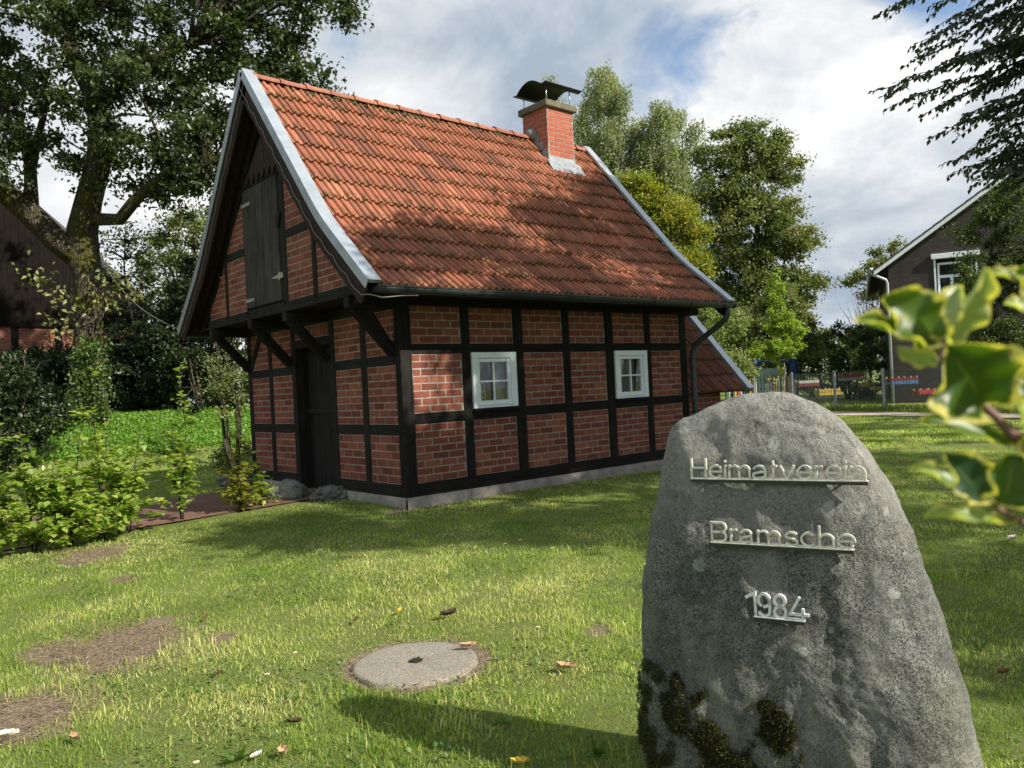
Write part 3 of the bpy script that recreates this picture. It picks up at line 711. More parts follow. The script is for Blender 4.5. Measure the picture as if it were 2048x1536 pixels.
# in the local frame u=-Y
pls = [(-n[0], n[1], c) for n, c in RP] + [(n[0], n[1], c - 2 * YR * n[0] * -1 * -1) for n, c in RP]
pls = []
for n, c in RP:
    pls.append((-n[0], n[1], c))                      # front slope: n0*Y+n1*z<=c, u=-Y
    pls.append((n[0], n[1], c - n[0] * 2 * YR))       # mirrored: n0*(2YR-Y)+n1*z<=c -> n0*u + n1*z <= c-2YR*n0
FU = face(XU + .010, 0, 0, (0, -1, 0))
for (a, b, c, d) in ((1.603, .933, 2.535, 3.30), (.829, .02, 2.535, 3.36), (1.603, .40, 3.41, 4.13), (3.52, 2.84 + .035, 2.535, 3.28), (4.25, 3.605, 2.535, 3.36), (3.9, 2.875, 3.393, 4.13)):
    brickwork(H, 'brick', FU, -a, -b, c, d, pls)
ZX = XU + .05
beam('post', (ZX, 1.672, 2.536), (ZX, 1.672, 4.13), .135, .10, (0, 1, 0), 'timberg'); beam('post', (ZX, 2.857, 2.536), (ZX, 2.857, 4.13), .035, .10, (0, 1, 0), 'timberg')
beam('post', (ZX, .881, 2.536), (ZX, .881, 3.42), .10, .10, (0, 1, 0), 'timberg'); beam('post', (ZX, 3.562, 2.536), (ZX, 3.562, 3.42), .08, .10, (0, 1, 0), 'timberg')
beam('rail', (ZX, .55, 3.355), (ZX, 1.604, 3.355), .11, .098, (0, 0, 1), 'timberg'); beam('rail', (ZX, 2.876, 3.337), (ZX, 3.72, 3.337), .11, .098, (0, 0, 1), 'timberg')
beam('collar_beam', (ZX - .004, 1.22, 4.195), (ZX - .004, 3.05, 4.195), .125, .10, (0, 0, 1), 'timber')
for sd in (-1, 1):        # gable rafters behind the brickwork
    for s0, s1 in ((.25, 1.25), (1.3, SL - .05)):
        p = on_prof(s0, -.17); q = on_prof(s1, -.17); beam('rafter', (ZX, mirror(p[0], sd), p[1]), (ZX, mirror(q[0], sd), q[1]), .16, .104, (0, 0, 1), 'timber')
# hatch
mb = MB(); ws = [.26, .17, .21, .20, .23]; y = 2.838; tot = sum(ws); 
for wd in ws:
    wd *= 1.07 / tot; mb.rnd = random.random(); mb.box((XU - .012 + random.uniform(-.002, .002), y - wd + .0025, 2.56), (XU + .03, y - .0025, 4.128), .004); y -= wd
ha = mb.build('hatch', M['hatch'], H)
mb = MB(); mb.box((XU + .031, 1.74, 2.536), (XU + .04, 2.84, 4.13)); mb.build('hatch_back', M['unlit'], ha)
for z, sgn in ((3.93, 1), (2.66, 1), (2.86, -1)):
    mb = MB()
    if sgn > 0:
        mb.box((XU - .020, 2.58, z - .022), (XU - .0135, 2.852, z + .022), .002); mb.mi = 1
        for k in range(4): mb.tube([(XU - .0225, 2.61 + k * .07, z), (XU - .019, 2.61 + k * .07, z)], .008, 8)
    else:
        mb.add([(XU - .018, 1.99, z + .004), (XU - .018, 1.99, z - .008), (XU - .018, 1.80, z - .028), (XU - .018, 1.80, z + .022)], [(0, 1, 2, 3)]); mb.box((XU - .02, 1.765, z - .05), (XU - .0135, 1.80, z + .05), .002); mb.box((XU - .026, 1.68, z - .035), (XU - .004, 1.762, z + .035), .004)
        mb.mi = 1
    mb.build('hinge' if sgn > 0 else 'hasp', [M['hinge'], M['black']], ha)
mb = MB(); mb.box((XU - .03, 1.70, 3.46), (XU - .004, 1.78, 3.66), .006, Matrix.Translation((0, 1.74, 3.56)) @ Matrix.Rotation(.35, 4, 'X') @ Matrix.Translation((0, -1.74, -3.56))); mb.build('latch', M['door'], ha)
# zigzag boarding in the gable tip
mb = MB(); n = 15; y0, y1 = 3.36, .91
tip = [(a, b, c) for a, b, c in pls]
for i in range(n):
    a = y0 + (y1 - y0) * i / n; b = y0 + (y1 - y0) * (i + 1) / n; g = .003; m_d = (a + b) / 2
    q = clip([(-a + g, 4.27), (-m_d, 4.150), (-b - g, 4.27), (-b - g, 5.6), (-a + g, 5.6)], tip)
    if len(q) > 2: mb.rnd = random.random(); mb.poly(q, -.004, .014 + random.uniform(0, .003), face(XU - .012, 0, 0, (0, -1, 0)))
mb.build('gable_boards', M['barge'], H)
mb = MB(); q = clip([(-4.4, 2.5), (.2, 2.5), (.2, 5.6), (-4.4, 5.6)], tip); mb.poly(q, -.14, -.08, face(XU, 0, 0, (0, -1, 0))); mb.build('gable_backing', M['unlit'], H)
mb = MB(); mb.poly(q, 0, .04, face(5.16, 0, 0, (0, -1, 0))); mb.build('rear_gable', M['brick'], H)
# pegs in the joints
def peg(a, b): mb = MB(); mb.box(a, b, .003); mb.build('peg', M['black'], H)
for (a, b) in PX[1:]:
    for z in (1.83, 1.03):
        for x_ in (a - .035, b + .035): peg((x_ - .009, -.016, z - .009), (x_ + .009, .01, z + .009))
for y in (.82, 1.60, 2.70, 3.47, 4.21, .06):
    for z in (.92, 1.71):
        for dy in (-.085, .085): peg((-.02, y + dy - .009, z - .009), (.01, y + dy + .009, z + .009))
for y in (.881, 1.672, 2.857, 3.562): peg((XU - .03, y - .015, 2.50), (XU, y + .015, 2.525))
# carved inscription on the jetty beam
def text(name, body, size, Mx, mt, parent, ext=.002, font_off=0., spacing=1., shear=0.):
    cu = bpy.data.curves.new(name, 'FONT'); cu.body = body; cu.size = size; cu.extrude = ext; cu.offset = font_off; cu.space_character = spacing; cu.shear = shear; cu.resolution_u = 3
    tmp = bpy.data.objects.new(name, cu); COL.objects.link(tmp); bpy.context.view_layer.update()
    me = bpy.data.meshes.new_from_object(tmp.evaluated_get(bpy.context.evaluated_depsgraph_get())); bpy.data.objects.remove(tmp)
    me.transform(Mx); return link(name, me, mt, parent)
ins = empty('x', (0, 0, 0)); bpy.data.objects.remove(ins)
tm = Matrix.Translation((XU - .0005, 0, 0)) @ Matrix(((0, 0, -1, 0), (-1, 0, 0, 0), (0, 1, 0, 0), (0, 0, 0, 1)))
text('inscription', 'Bag Mit', .105, tm @ Matrix.Translation((-3.42, 2.437, 0)) @ Matrix.Diagonal((.85, 1, 1, 1)), M['ink'], H, .001, .0012)
text('inscription', 'Herr segne unser t\u00e4glich Brot', .105, tm @ Matrix.Translation((-2.86, 2.437, 0)) @ Matrix.Diagonal((.84, 1, 1, 1)), M['ink'], H, .001, .0012)
mb = MB()
for k in range(3):
    y = 1.45 - k * .17; mb.tube([(XU - .001, y - .06 * math.cos(t * .7) * (1 - t / 14), 2.475 + .028 * math.sin(t * .7) * (1 - t / 14)) for t in range(12)], .003, 4)
mb.tube([(XU - .001, 1.5 - t * .012, 2.47 + .012 * math.sin(t * .35)) for t in range(60)], .003, 4); mb.build('carved_scroll', M['ink'], H)
# light cable hung round the verge
mb = MB(); pts = []
for i in range(70):
    s_ = SL * (1 - i / 69); y, z = on_prof(s_, -.10 - .03 * abs(math.sin(i * .55))); pts.append((-.785, y, z))
pts += [(-.74, -.66, 2.33), (-.62, -.69, 2.30), (-.4, -.7, 2.325), (-.2, -.70, 2.335)]
mb.tube(pts, .006, 6)
pts = [(-.785, 2 * YR - y, z) for (_, y, z) in pts[:70]]; mb.tube(pts, .006, 6); mb.build('light_cable', M['cable'], H)
# chimney
mb = MB(); mb.box((4.13, 1.73, 4.6), (4.66, 2.26, 5.83)); ch = mb.build('chimney', M['mortar'], H)
cx0, cx1 = CHX; cy0, cy1 = CHY; zb, zt = 4.6, 5.84
for Fm, u0, u1 in ((face(0, cy0, 0, (1, 0, 0)), cx0, cx1), (face(cx0, 0, 0, (0, -1, 0)), -cy1, -cy0), (face(0, cy1, 0, (-1, 0, 0)), -cx1, -cx0), (face(cx1, 0, 0, (0, 1, 0)), cy0, cy1)):
    brickwork(ch, 'chim', Fm, u0 + .001, u1 - .001, zb, zt, pitch=.0775, bl=.245, joint=.010, nm='brickwork')
mb = MB(); mb.box((cx0 - .055, cy0 - .055, zt + .002), (cx1 + .055, cy1 + .055, zt + .11), .012); mb.build('chimney_cap', M['cap'], ch)
mb = MB()
for x in (cx0 + .03, cx1 - .03):
    for y in (cy0 + .02, cy1 - .02): mb.tube([(x, y, zt + .10), (x, y, 6.20 if y < 2 else 6.17)], .009, 8)
mb.build('cowl_rod', M['steel'], ch)
mb = MB(); cp = []
for i in range(33):
    f = i / 32; y = 1.60 + .80 * f
    if f < .14: z = 6.205 - .022 * math.sin(f / .14 * math.pi / 2)
    elif f > .86: z = 6.175 - .0 + .01 * (f - .86) / .14
    else: z = 6.18 + .135 * math.sin((f - .14) / .72 * math.pi) ** .8
    cp.append((y, z))
vs = []; fs = []
for (y, z) in cp: vs += [(cx0 - .10, y, z), (cx1 + .16, y, z), (cx0 - .10, y, z + .008), (cx1 + .16, y, z + .008)]
for i in range(32):
    a = i * 4; b = a + 4; fs += [(a, b, b + 1, a + 1), (a + 2, a + 3, b + 3, b + 2), (a, a + 2, b + 2, b), (a + 1, b + 1, b + 3, a + 3)]
fs += [(0, 1, 3, 2), (128, 130, 131, 129)]; mb.add(vs, fs, smooth=False); mb.build('chimney_cowl', M['blackmetal'], ch)
mb = MB()
def rz(y): 
    return 5.40 - (YR - y) * 1.188
zf = rz(cy0)
fp = [(cy0 - .004, zf + .17), (cy0 - .012, zf + .11), (cy0 - .05, zf + .075), (cy0 - .11, rz(cy0 - .11) + .095), (cy0 - .17, rz(cy0 - .17) + .085)]
nx = 16; vs = []; fs = []
for k, (y, z) in enumerate(fp):
    for i in range(nx + 1):
        x = cx0 - .07 + (cx1 - cx0 + .14) * i / nx; w_ = .012 * math.sin(i * 2.3) if k == 4 else 0
        if k < 2: x = cx0 - .006 + (cx1 - cx0 + .012) * i / nx
        vs.append((x, y + w_, z + w_ * .6))
for k in range(len(fp) - 1):
    for i in range(nx): fs.append((k * (nx + 1) + i, k * (nx + 1) + i + 1, (k + 1) * (nx + 1) + i + 1, (k + 1) * (nx + 1) + i))
mb.add(vs, fs, smooth=True)
for sx_ in (cx0 - .006, cx1 + .006):
    for k in range(4):
        ya = cy0 + k * .11; z = rz(ya + .11) + .16; mb.box((sx_ - .004, ya - .002, rz(ya) - .05), (sx_ + .004, ya + .108, z + k * .001))
    o_ = -.07 if sx_ < 4.3 else .07
    mb.add([(sx_, cy0, rz(cy0) + .05), (sx_ + o_, cy0, rz(cy0) + .045), (sx_ + o_, YR, 5.43), (sx_, YR, 5.45)], [(0, 1, 2, 3)])
mb.tube([(4.0, YR - .06, 5.49), (4.05, YR - .08, 5.50), (4.095, YR - .10, 5.47), (4.10, YR - .17, 5.38)], [.05, .085, .09, .04], 10)
mb.build('flashing', M['lead'], ch)
# low annex at the far end, same slope, mossy tiles
AE = (.27, 1.10); AR = (YR, 3.28); AL = math.hypot(AR[0] - AE[0], AR[1] - AE[1]); ady, adz = (AR[0] - AE[0]) / AL, (AR[1] - AE[1]) / AL
def on_ann(s, h=0.): return (AE[0] + ady * s - adz * h, AE[1] + adz * s + ady * h)
dk = MB()
for sd in (-1, 1): sweep(dk, psamp(on_ann, .02, AL - .02, -.07, -.005, 4), 5.22, 7.10, 0, 0, sd)
an = dk.build('annex_roof', M['barge'], H)
tiles(5.22, 10, 8, -1, 'tiled_slope', 'tileb', an, on_ann, AL, tw=.187); tiles(5.22, 10, 8, 1, 'tiled_slope', 'tileb', an, on_ann, AL, tw=.187)
v = MB()
for sd in (-1, 1):
    sweep(v, psamp(on_ann, -.04, AL + .05, .055, .09, 4), 7.10, 7.28, 0, 0, sd); sweep(v, psamp(on_ann, -.04, AL + .05, -.06, .054, 4), 7.10, 7.112, 0, 0, sd); sweep(v, psamp(on_ann, -.04, AL + .05, -.06, .0545, 4), 7.266, 7.2785, 0, 0, sd)
v.build('verge_trim', M['zinc'], an)
mb = MB(); mb.box((5.22, .62, .0), (6.83, 3.66, 1.40)); aw = mb.build('annex_wall', M['mortar'], H)
brickwork(aw, 'brick', face(0, .58, 0, (1, 0, 0)), 5.22, 6.86, .05, 1.42, nm='brickwork'); brickwork(aw, 'brick', face(6.86, 0, 0, (0, 1, 0)), .582, 3.69, .05, 1.42, nm='brickwork')
#PART2
# ------------------------------------------------------------------ brick house to the right, behind the fence
BH = empty('brick_house', (25.18, 5.69, 0), R(-64), 'dark brown brick house with white bargeboards standing behind the fence', 'house')
BM_ = Matrix.Translation((25.18, 5.69, 0)) @ Matrix.Rotation(R(-64), 4, 'Z')
def bput(mb, name, mt, par=BH): return mb.build(name, mt, par, local=False)
def dbm():
    m, t, bs = mat('dark_brick_wall'); co = objco(t)
    sep = t.node('ShaderNodeSeparateXYZ', {0: co}); v = t.node('ShaderNodeCombineXYZ', {0: t.math('ADD', sep.outputs[0], sep.outputs[1]), 1: sep.outputs[2], 2: 0.})
    br = t.node('ShaderNodeTexBrick', {'Vector': v, 'Color1': (.040, .031, .030, 1), 'Color2': (.082, .058, .052, 1), 'Mortar': (.035, .032, .030, 1), 'Scale': 1., 'Mortar Size': .008, 'Brick Width': .24, 'Row Height': .0775, 'Bias': -.1}); br.offset = .5
    c = t.mix(t.ramp(t.noise(t.vscale(v, (4, 12.9, 1)), 1.0, 2, .8), [(.35, 0.), (.65, 1.)]), br.outputs[0], (.030, .025, .026))
    t.put(bs.inputs['Base Color'], c); bs.inputs['Roughness'].default_value = .8; bump(t, bs, br.outputs['Fac'], -.6, .01); return m
DB = dbm()
rp = .685                                  # roof rise per metre
HW = 7.0; ZE = 5.15
mb = MB()
def gabw(a, b, c, d): return [(a, -0.0, c), (b, -0.0, c), (b, -0.0, d), (a, 0, d)]
# gable wall with an opening for the window (1.46..2.90 x 3.2..5.25)
wx0, wx1, wz0, wz1 = 1.50, 2.88, 3.20, 5.24
zr = lambda x: ZE + .05 + (x if x < HW else 2 * HW - x) * rp
P_ = [(0, -.1), (wx0, -.1), (wx0, zr(wx0)), (0, zr(0))]
mb.poly(P_, 0, .3, face(0, 0.3, 0, (1, 0, 0)))
mb.poly([(wx0, -.1), (wx1, -.1), (wx1, wz0), (wx0, wz0)], 0, .3, face(0, .3, 0, (1, 0, 0)))
mb.poly([(wx0, wz1), (wx1, wz1), (wx1, zr(wx1)), (wx0, zr(wx0))], 0, .3, face(0, .3, 0, (1, 0, 0)))
mb.poly([(wx1, -.1), (2 * HW, -.1), (2 * HW, zr(0)), (HW, zr(HW)), (wx1, zr(wx1))], 0, .3, face(0, .3, 0, (1, 0, 0)))
mb.box((0, .301, -.1), (.3, 12, zr(0))); mb.box((2 * HW - .3, .301, -.1), (2 * HW, 12, zr(0))); mb.box((.3, 11.7, -.1), (2 * HW - .3, 12, 5))
bput(mb, 'wall', DB)
mb = MB()
for sg in (1, -1):
    mx = (lambda x: x) if sg > 0 else (lambda x: 2 * HW - x)
    for k in range(22):                    # tile courses step down the slope
        x0 = -.55 + k * (HW + .55) / 22; x1 = x0 + (HW + .55) / 22 + .04; z0 = ZE + .22 + x0 * rp; z1 = ZE + .20 + x1 * rp
        q = [(mx(x0), -.42, z0), (mx(x1), -.42, z1), (mx(x1), 12.3, z1), (mx(x0), 12.3, z0)]; q2 = [(a, b, c - .07) for a, b, c in q]
        fs = [(0, 1, 2, 3), (7, 6, 5, 4), (0, 4, 5, 1), (1, 5, 6, 2), (2, 6, 7, 3), (3, 7, 4, 0)]; mb.add(q + q2, [f if sg > 0 else f[::-1] for f in fs])
rf = bput(mb, 'roof', plain('anthracite_tile', (.045, .046, .05), .6, nz=.3))
mb = MB()
for sg in (1, -1):
    mx = (lambda x: x) if sg > 0 else (lambda x: 2 * HW - x)
    q = [(mx(-.50), -.40, ZE - .52 * rp + .0), (mx(HW), -.40, ZE + HW * rp), (mx(HW), -.40, ZE + HW * rp + .185), (mx(-.50), -.40, ZE - .52 * rp + .185)]
    q2 = [(a, b + .03, c) for a, b, c in q]; mb.add(q + q2, [(0, 1, 2, 3), (7, 6, 5, 4), (0, 4, 5, 1), (2, 6, 7, 3), (3, 7, 4, 0)])
    q = [(mx(-.50), -.37, ZE - .50 * rp), (mx(HW), -.37, ZE + HW * rp), (mx(HW), -.0, ZE + HW * rp), (mx(-.50), -.0, ZE - .50 * rp)]; mb.add(q, [(0, 1, 2, 3)])
mb.build('bargeboard', M['white'], rf, local=False)
mb = MB(); mb.tube([(-.60, -.45, 5.02), (-.60, 12, 5.02)], .07, 10); mb.tube([(-.58, -.30, 4.96), (-.56, -.25, 4.85), (-.10, -.12, 4.62), (-.06, -.10, 4.5), (-.06, -.10, .0)], .05, 10); bput(mb, 'downpipe', plain('pale_pipe', (.42, .47, .52), .5, .2))
mb = MB(); mb.box((wx0 - .08, -.10, wz1 - .02), (wx1 + .08, .1, wz1 + .16), .01); mb.box((wx0 + .0, -.03, wz0), (wx0 + .06, .12, wz1 - .021)); mb.box((wx1 - .06, -.03, wz0), (wx1, .12, wz1 - .021))
bw = bput(mb, 'window', M['white'])
mb = MB(); a0, a1, z0, z1 = wx0 + .12, wx1 - .12, wz0, wz1 - .16
for b in ((a0, .10, z0, a0 + .07, .18, z1), (a1 - .07, .10, z0, a1, .18, z1), (a0 + .07, .10, z1 - .07, a1 - .07, .18, z1), (a0 + .07, .10, z0, a1 - .07, .18, z0 + .07), (a0 + .07, .102, z1 - .55, a1 - .07, .178, z1 - .45), (a0 + .40, .101, z0 + .07, a0 + .50, .179, z1 - .55)): mb.box(b[:3], b[3:])
mb.build('frame', M['white'], bw, local=False)
mb = MB(); mb.add([(a0, .15, z0), (a1, .15, z0), (a1, .15, z1), (a0, .15, z1)], [(0, 1, 2, 3)]); mb.build('pane', M['glass'], bw, local=False)
mb = MB(); mb.box((a0 - .3, .6, z0 - .3), (a1 + .3, .62, z1 + .3)); mb.build('blind', plain('room_grey', (.12, .13, .14), .8), bw, local=False)
# ------------------------------------------------------------------ boarded barn, far left
BA = empty('barn', (0, 21.5, 0), 0, 'large barn with black vertical boarding over timber framed brick behind the oak', 'barn')
mb = MB(); ZX0 = -9.6; zb0 = 3.98; ea = 3.9; rs = .905
def brz(x): d = x if x > ZX0 / 1 + 0 else x; return 4.62 + (ea - x) * rs if x > -5.6 else 4.62 + (ea + 9.5 + x + 5.6) * rs
x = ea - .35; 
while x > -15:
    wd = random.uniform(.15, .19); zt = brz(max(x, -999)) - .28; mb.rnd = random.random()
    mb.box((x - wd + .008, 21.40 + random.uniform(-.006, .006), zb0 + random.uniform(-.03, .02)), (x, 21.46, max(zt, zb0 + .1)))
    x -= wd
mb.build('boarding', M['barnboard'], BA, local=True)
mb = MB()
for x_ in np.arange(-15, 3.4, 1.22): mb.box((x_ - .12, 21.44, 0), (x_ + .08, 21.6, 3.97), .01)
mb.box((-15, 21.45, 2.85), (3.5, 21.6, 2.99)); mb.box((-15, 21.45, 1.2), (3.5, 21.6, 1.34)); mb.build('timber_frame', M['timber'], BA)
def rbm():
    m, t, bs = mat('red_brick_wall'); co = objco(t)
    sep = t.node('ShaderNodeSeparateXYZ', {0: co}); v = t.node('ShaderNodeCombineXYZ', {0: sep.outputs[0], 1: sep.outputs[2], 2: 0.})
    br = t.node('ShaderNodeTexBrick', {'Vector': v, 'Color1': (.22, .055, .035, 1), 'Color2': (.34, .095, .055, 1), 'Mortar': (.25, .22, .19, 1), 'Scale': 1., 'Mortar Size': .009, 'Brick Width': .25, 'Row Height': .085})
    t.put(bs.inputs['Base Color'], br.outputs[0]); bs.inputs['Roughness'].default_value = .9; return m
mb = MB(); mb.box((-15, 21.48, -.2), (3.5, 21.7, 4.4)); mb.build('brick_wall', rbm(), BA)
mb = MB()
q = [(ea, 4.62), (-5.6, 4.62 + (ea + 5.6) * rs), (-15.1, 4.62)]
for (a, b) in ((q[0], q[1]), (q[1], q[2])):
    vs = []
    for y in (21.15, 34.):
        for (px_, pz_) in (a, b): vs += [(px_, y, pz_ - .22), (px_, y, pz_ + .04)]
    mb.add(vs, [(0, 2, 3, 1), (4, 5, 7, 6), (1, 3, 7, 5), (0, 4, 6, 2), (0, 1, 5, 4), (2, 6, 7, 3)])
mb.build('roof', plain('dark_tile', (.030, .028, .030), .6), BA)
mb = MB(); mb.box((3.2, 21.6, 0), (3.5, 33, 4.6)); mb.build('side_wall', M['barge'], BA)
# ------------------------------------------------------------------ vegetation
BARK = {}
def barkmat(name, a, b, mossy=.0):
    m, t, bs = mat(name); co = objco(t)
    v = t.node('ShaderNodeTexVoronoi', {'Vector': t.vscale(co, (9, 9, 2.6)), 'Scale': 2.2}, feature='DISTANCE_TO_EDGE'); n = t.noise(t.vscale(co, (5, 5, 1.6)), 4, 6, .7, 1.)
    rid = t.ramp(t.math('ADD', v.outputs[0], t.math('MULTIPLY', n, .35)), [(.12, 0.), (.42, 1.)])
    c = t.mix(rid, a, b)
    if mossy: c = t.mix(t.math('MULTIPLY', t.ramp(t.noise(co, 1.3, 5, .65), [(.48, 0.), (.6, 1.)]), mossy), c, (.085, .085, .015))
    t.put(bs.inputs['Base Color'], c); bs.inputs['Roughness'].default_value = .95; bs.inputs['Specular IOR Level'].default_value = .15
    bump(t, bs, rid, 1., .05); return m
B_OAK = barkmat('oak_bark', (.028, .024, .018), (.115, .100, .075), .85); B_GEN = barkmat('bark', (.03, .026, .02), (.10, .085, .065), .2); B_BIR = barkmat('birch_bark', (.10, .09, .08), (.45, .43, .38))
L_OAK = leafmat('oak_leaf', (.028, .042, .018), (.058, .082, .032), (.105, .130, .050), .38, .28)
L_BEE = leafmat('beech_leaf', (.020, .034, .013), (.038, .058, .020), (.060, .085, .028), .45, .25)
L_MAP = leafmat('maple_leaf', (.080, .105, .032), (.155, .180, .058), (.270, .260, .095), .45, .25)
L_BIR = leafmat('birch_leaf', (.150, .170, .095), (.240, .255, .150), (.330, .330, .210), .5, .42)
L_YEL = leafmat('hornbeam_leaf', (.130, .155, .022), (.220, .235, .034), (.380, .300, .045), .45, .4)
L_SAP = leafmat('lime_leaf', (.150, .220, .030), (.230, .310, .045), (.330, .370, .075), .45, .4)
L_SHR = leafmat('shrub_leaf', (.010, .019, .008), (.024, .042, .014), (.065, .095, .030), .42, .25)
L_PAL = leafmat('willow_leaf', (.12, .155, .05), (.20, .235, .085), (.30, .31, .13), .5, .3)
L_HED = leafmat('young_beech_leaf', (.150, .220, .040), (.250, .330, .065), (.400, .400, .100), .38, .4, spec=.6)
L_HCK = leafmat('dense_hedge_leaf', (.035, .065, .018), (.080, .130, .032), (.170, .230, .065), .35, .25)
def crown_pts(ell, n, shell=.55):
    "points in a union of ellipsoids (cx,cy,cz,rx,ry,rz), pushed outwards"
    vol = np.array([e[3] * e[4] * e[5] for e in ell]) ** .6; vol = vol / vol.sum(); out = []
    for e, v in zip(ell, vol):
        k = max(1, int(round(n * v))); d = nvec(k); r = rng.uniform(shell ** 3, 1, k) ** (1 / 3)
        out.append(np.array(e[:3]) + d * r[:, None] * np.array(e[3:6]))
    return np.concatenate(out)
def branchy(mb, P0, P1, r0, r1, n=7, wig=.12, lift=.0, ns=7):
    P0 = Vector(P0); P1 = Vector(P1); L = (P1 - P0).length; pts = []; sd = random.random() * 90
    for i in range(n + 1):
        t = i / n; p = P0.lerp(P1, t); a = wig * L * math.sin(math.pi * t)
        p = p + Vector((noise.noise(Vector((t * 2.5, sd, 0))), noise.noise(Vector((sd, t * 2.5, 3))), noise.noise(Vector((5, sd, t * 2.5))))) * a + Vector((0, 0, lift * L * math.sin(math.pi * t)))
        pts.append(p)
    mb.tube(pts, [r0 + (r1 - r0) * (i / n) ** .8 for i in range(n + 1)], ns, True, .25); return pts
def make_tree(name, label, cat, base, ell, nclump, nleaf, L, lmat, bmat, tr, top=None, group=None, rc=.55, wid=.55, droop=.2, stems=1, limbs=26, shell=.55, trunk=None, squash=.65, lnoise=True, up=.7):
    T = empty(name, base, 0, label, cat, group); b = Vector(base)
    C = crown_pts(ell, nclump, shell)
    mb = MB(); cz = np.mean([e[2] for e in ell]); cx = np.mean([e[0] for e in ell]); cy = np.mean([e[1] for e in ell])
    zt = top if top else max(e[2] + e[5] * .75 for e in ell); spine = []
    for s_ in range(stems):
        mb.rnd = random.random()
        if trunk is None:
            off = Vector((random.uniform(-.4, .4), random.uniform(-.4, .4), 0)) * (stems > 1)
            e = Vector((cx, cy, zt)) + off * 4 * (ell[0][3] * .35)
            pts = branchy(mb, b + off * .3 - Vector((0, 0, .15)), e, tr, tr * .18, 10, .05, ns=10); spine += pts[2:]
    if trunk is not None:
        for (pp, rr) in trunk: mb.tube(pp, rr, 14, True, .28); spine += [Vector(p) for p in pp[1:]]
    idx = rng.choice(len(C), min(limbs, len(C)), replace=False)
    for i in idx:
        c = Vector(C[i]); j = min(spine, key=lambda s_: (s_ - c).length + max(0, s_.z - c.z) * 1.5); mb.rnd = random.random()
        l = (c - j).length; branchy(mb, j, c, min(tr * .35, .012 * l + .02), .008, 6, .18, .06, 5)
    mb.build('trunk', bmat, T)
    per = max(4, nleaf // len(C)); base_P = np.repeat(C, per, 0); r_ = np.repeat(rng.uniform(.6, 1.25, len(C)), per)[:, None] * rc
    P = base_P + nvec(len(base_P)) * np.minimum(np.abs(rng.normal(0, .62, len(base_P))) + .05, 1.3)[:, None] * r_ * np.array([1, 1, squash])
    cr = np.repeat(rng.uniform(0, 1, len(C)), per); rr = np.clip(cr * .45 + rng.uniform(0, .75, len(P)) - .05, 0, 1)
    V, F = leaf_arrays(P, L * rng.uniform(.65, 1.2, len(P)), wid, up, droop)
    np_mesh('crown', V, F, np.repeat(rr, 4), lmat, T)
    return T
def g3(x, y): return (x, y, float(gz(x, y)))
# the oak on the bank
def ap(px, py, d=18.): return tuple(at(px, py, d))
tk = [([ap(182, 862), ap(180, 820), ap(176, 760), ap(172, 700), ap(178, 620), ap(176, 560), ap(165, 505), ap(165, 460), ap(178, 400, 17.8), ap(200, 320, 17.6), ap(202, 250, 17.4), ap(188, 185, 17.2), ap(150, 120, 17.1), ap(120, 50, 17), ap(105, -60, 17)],
       [.46, .38, .32, .30, .29, .33, .36, .30, .26, .25, .22, .21, .18, .15, .11]),
      ([ap(165, 520), ap(110, 478, 17.8), ap(60, 425, 17.6), ap(10, 385, 17.4), ap(-60, 330, 17.3), ap(-150, 250, 17)], [.28, .26, .25, .21, .18, .12]),
      ([ap(62, 430, 17.6), ap(62, 370, 17.7), ap(58, 310, 17.8), ap(20, 250, 18), ap(-20, 180, 18)], [.17, .13, .12, .10, .07]),
      ([ap(64, 340, 17.7), ap(75, 280, 17.9), ap(95, 200, 18)], [.09, .08, .05]),
      ([ap(172, 432), ap(205, 440, 17.8), ap(240, 440, 17.6), ap(268, 405, 17.4), ap(300, 370, 17.3), ap(350, 335, 17.2), ap(410, 330, 17)], [.16, .13, .12, .115, .10, .09, .05]),
      ([ap(196, 220, 17.4), ap(240, 165, 17.2), ap(290, 120, 17), ap(380, 90, 16.9)], [.12, .11, .09, .05]),
      ([ap(110, 60, 17), ap(180, 0, 17), ap(220, -60, 17)], [.10, .09, .07])]
oe = []
for px, py, d, r_ in ((60, 60, 18, 2.4), (-120, 150, 18, 2.2), (250, 30, 17.5, 2.3), (420, 60, 18, 2.0), (540, 60, 17.8, 1.35), (610, 0, 18, 1.1), (480, 190, 18, 1.7), (590, 175, 18, .75), (330, 210, 17.3, 1.8), (400, 310, 17.5, 1.25), (120, 230, 17.5, 1.5), (-30, 330, 17.5, 1.4), (250, 330, 17.4, .95), (20, -120, 18, 2.5), (300, -150, 18, 2.5), (560, -140, 18, 2.2), (400, 380, 17.4, .8), (690, 20, 18, .35), (620, 215, 18.2, .6), (320, 380, 18, .6)):
    c = at(px, py, d); oe.append((*c, r_, r_ * 1.1, r_ * .85))
make_tree('oak_tree', 'old gnarled oak with mossy trunk and spreading limbs on the green bank', 'tree', g3(TREE[0], TREE[1]), oe, 680, 84000, .125, L_OAK, B_OAK, .4, trunk=tk, limbs=170, rc=.50, shell=.35, wid=.62, squash=.6)
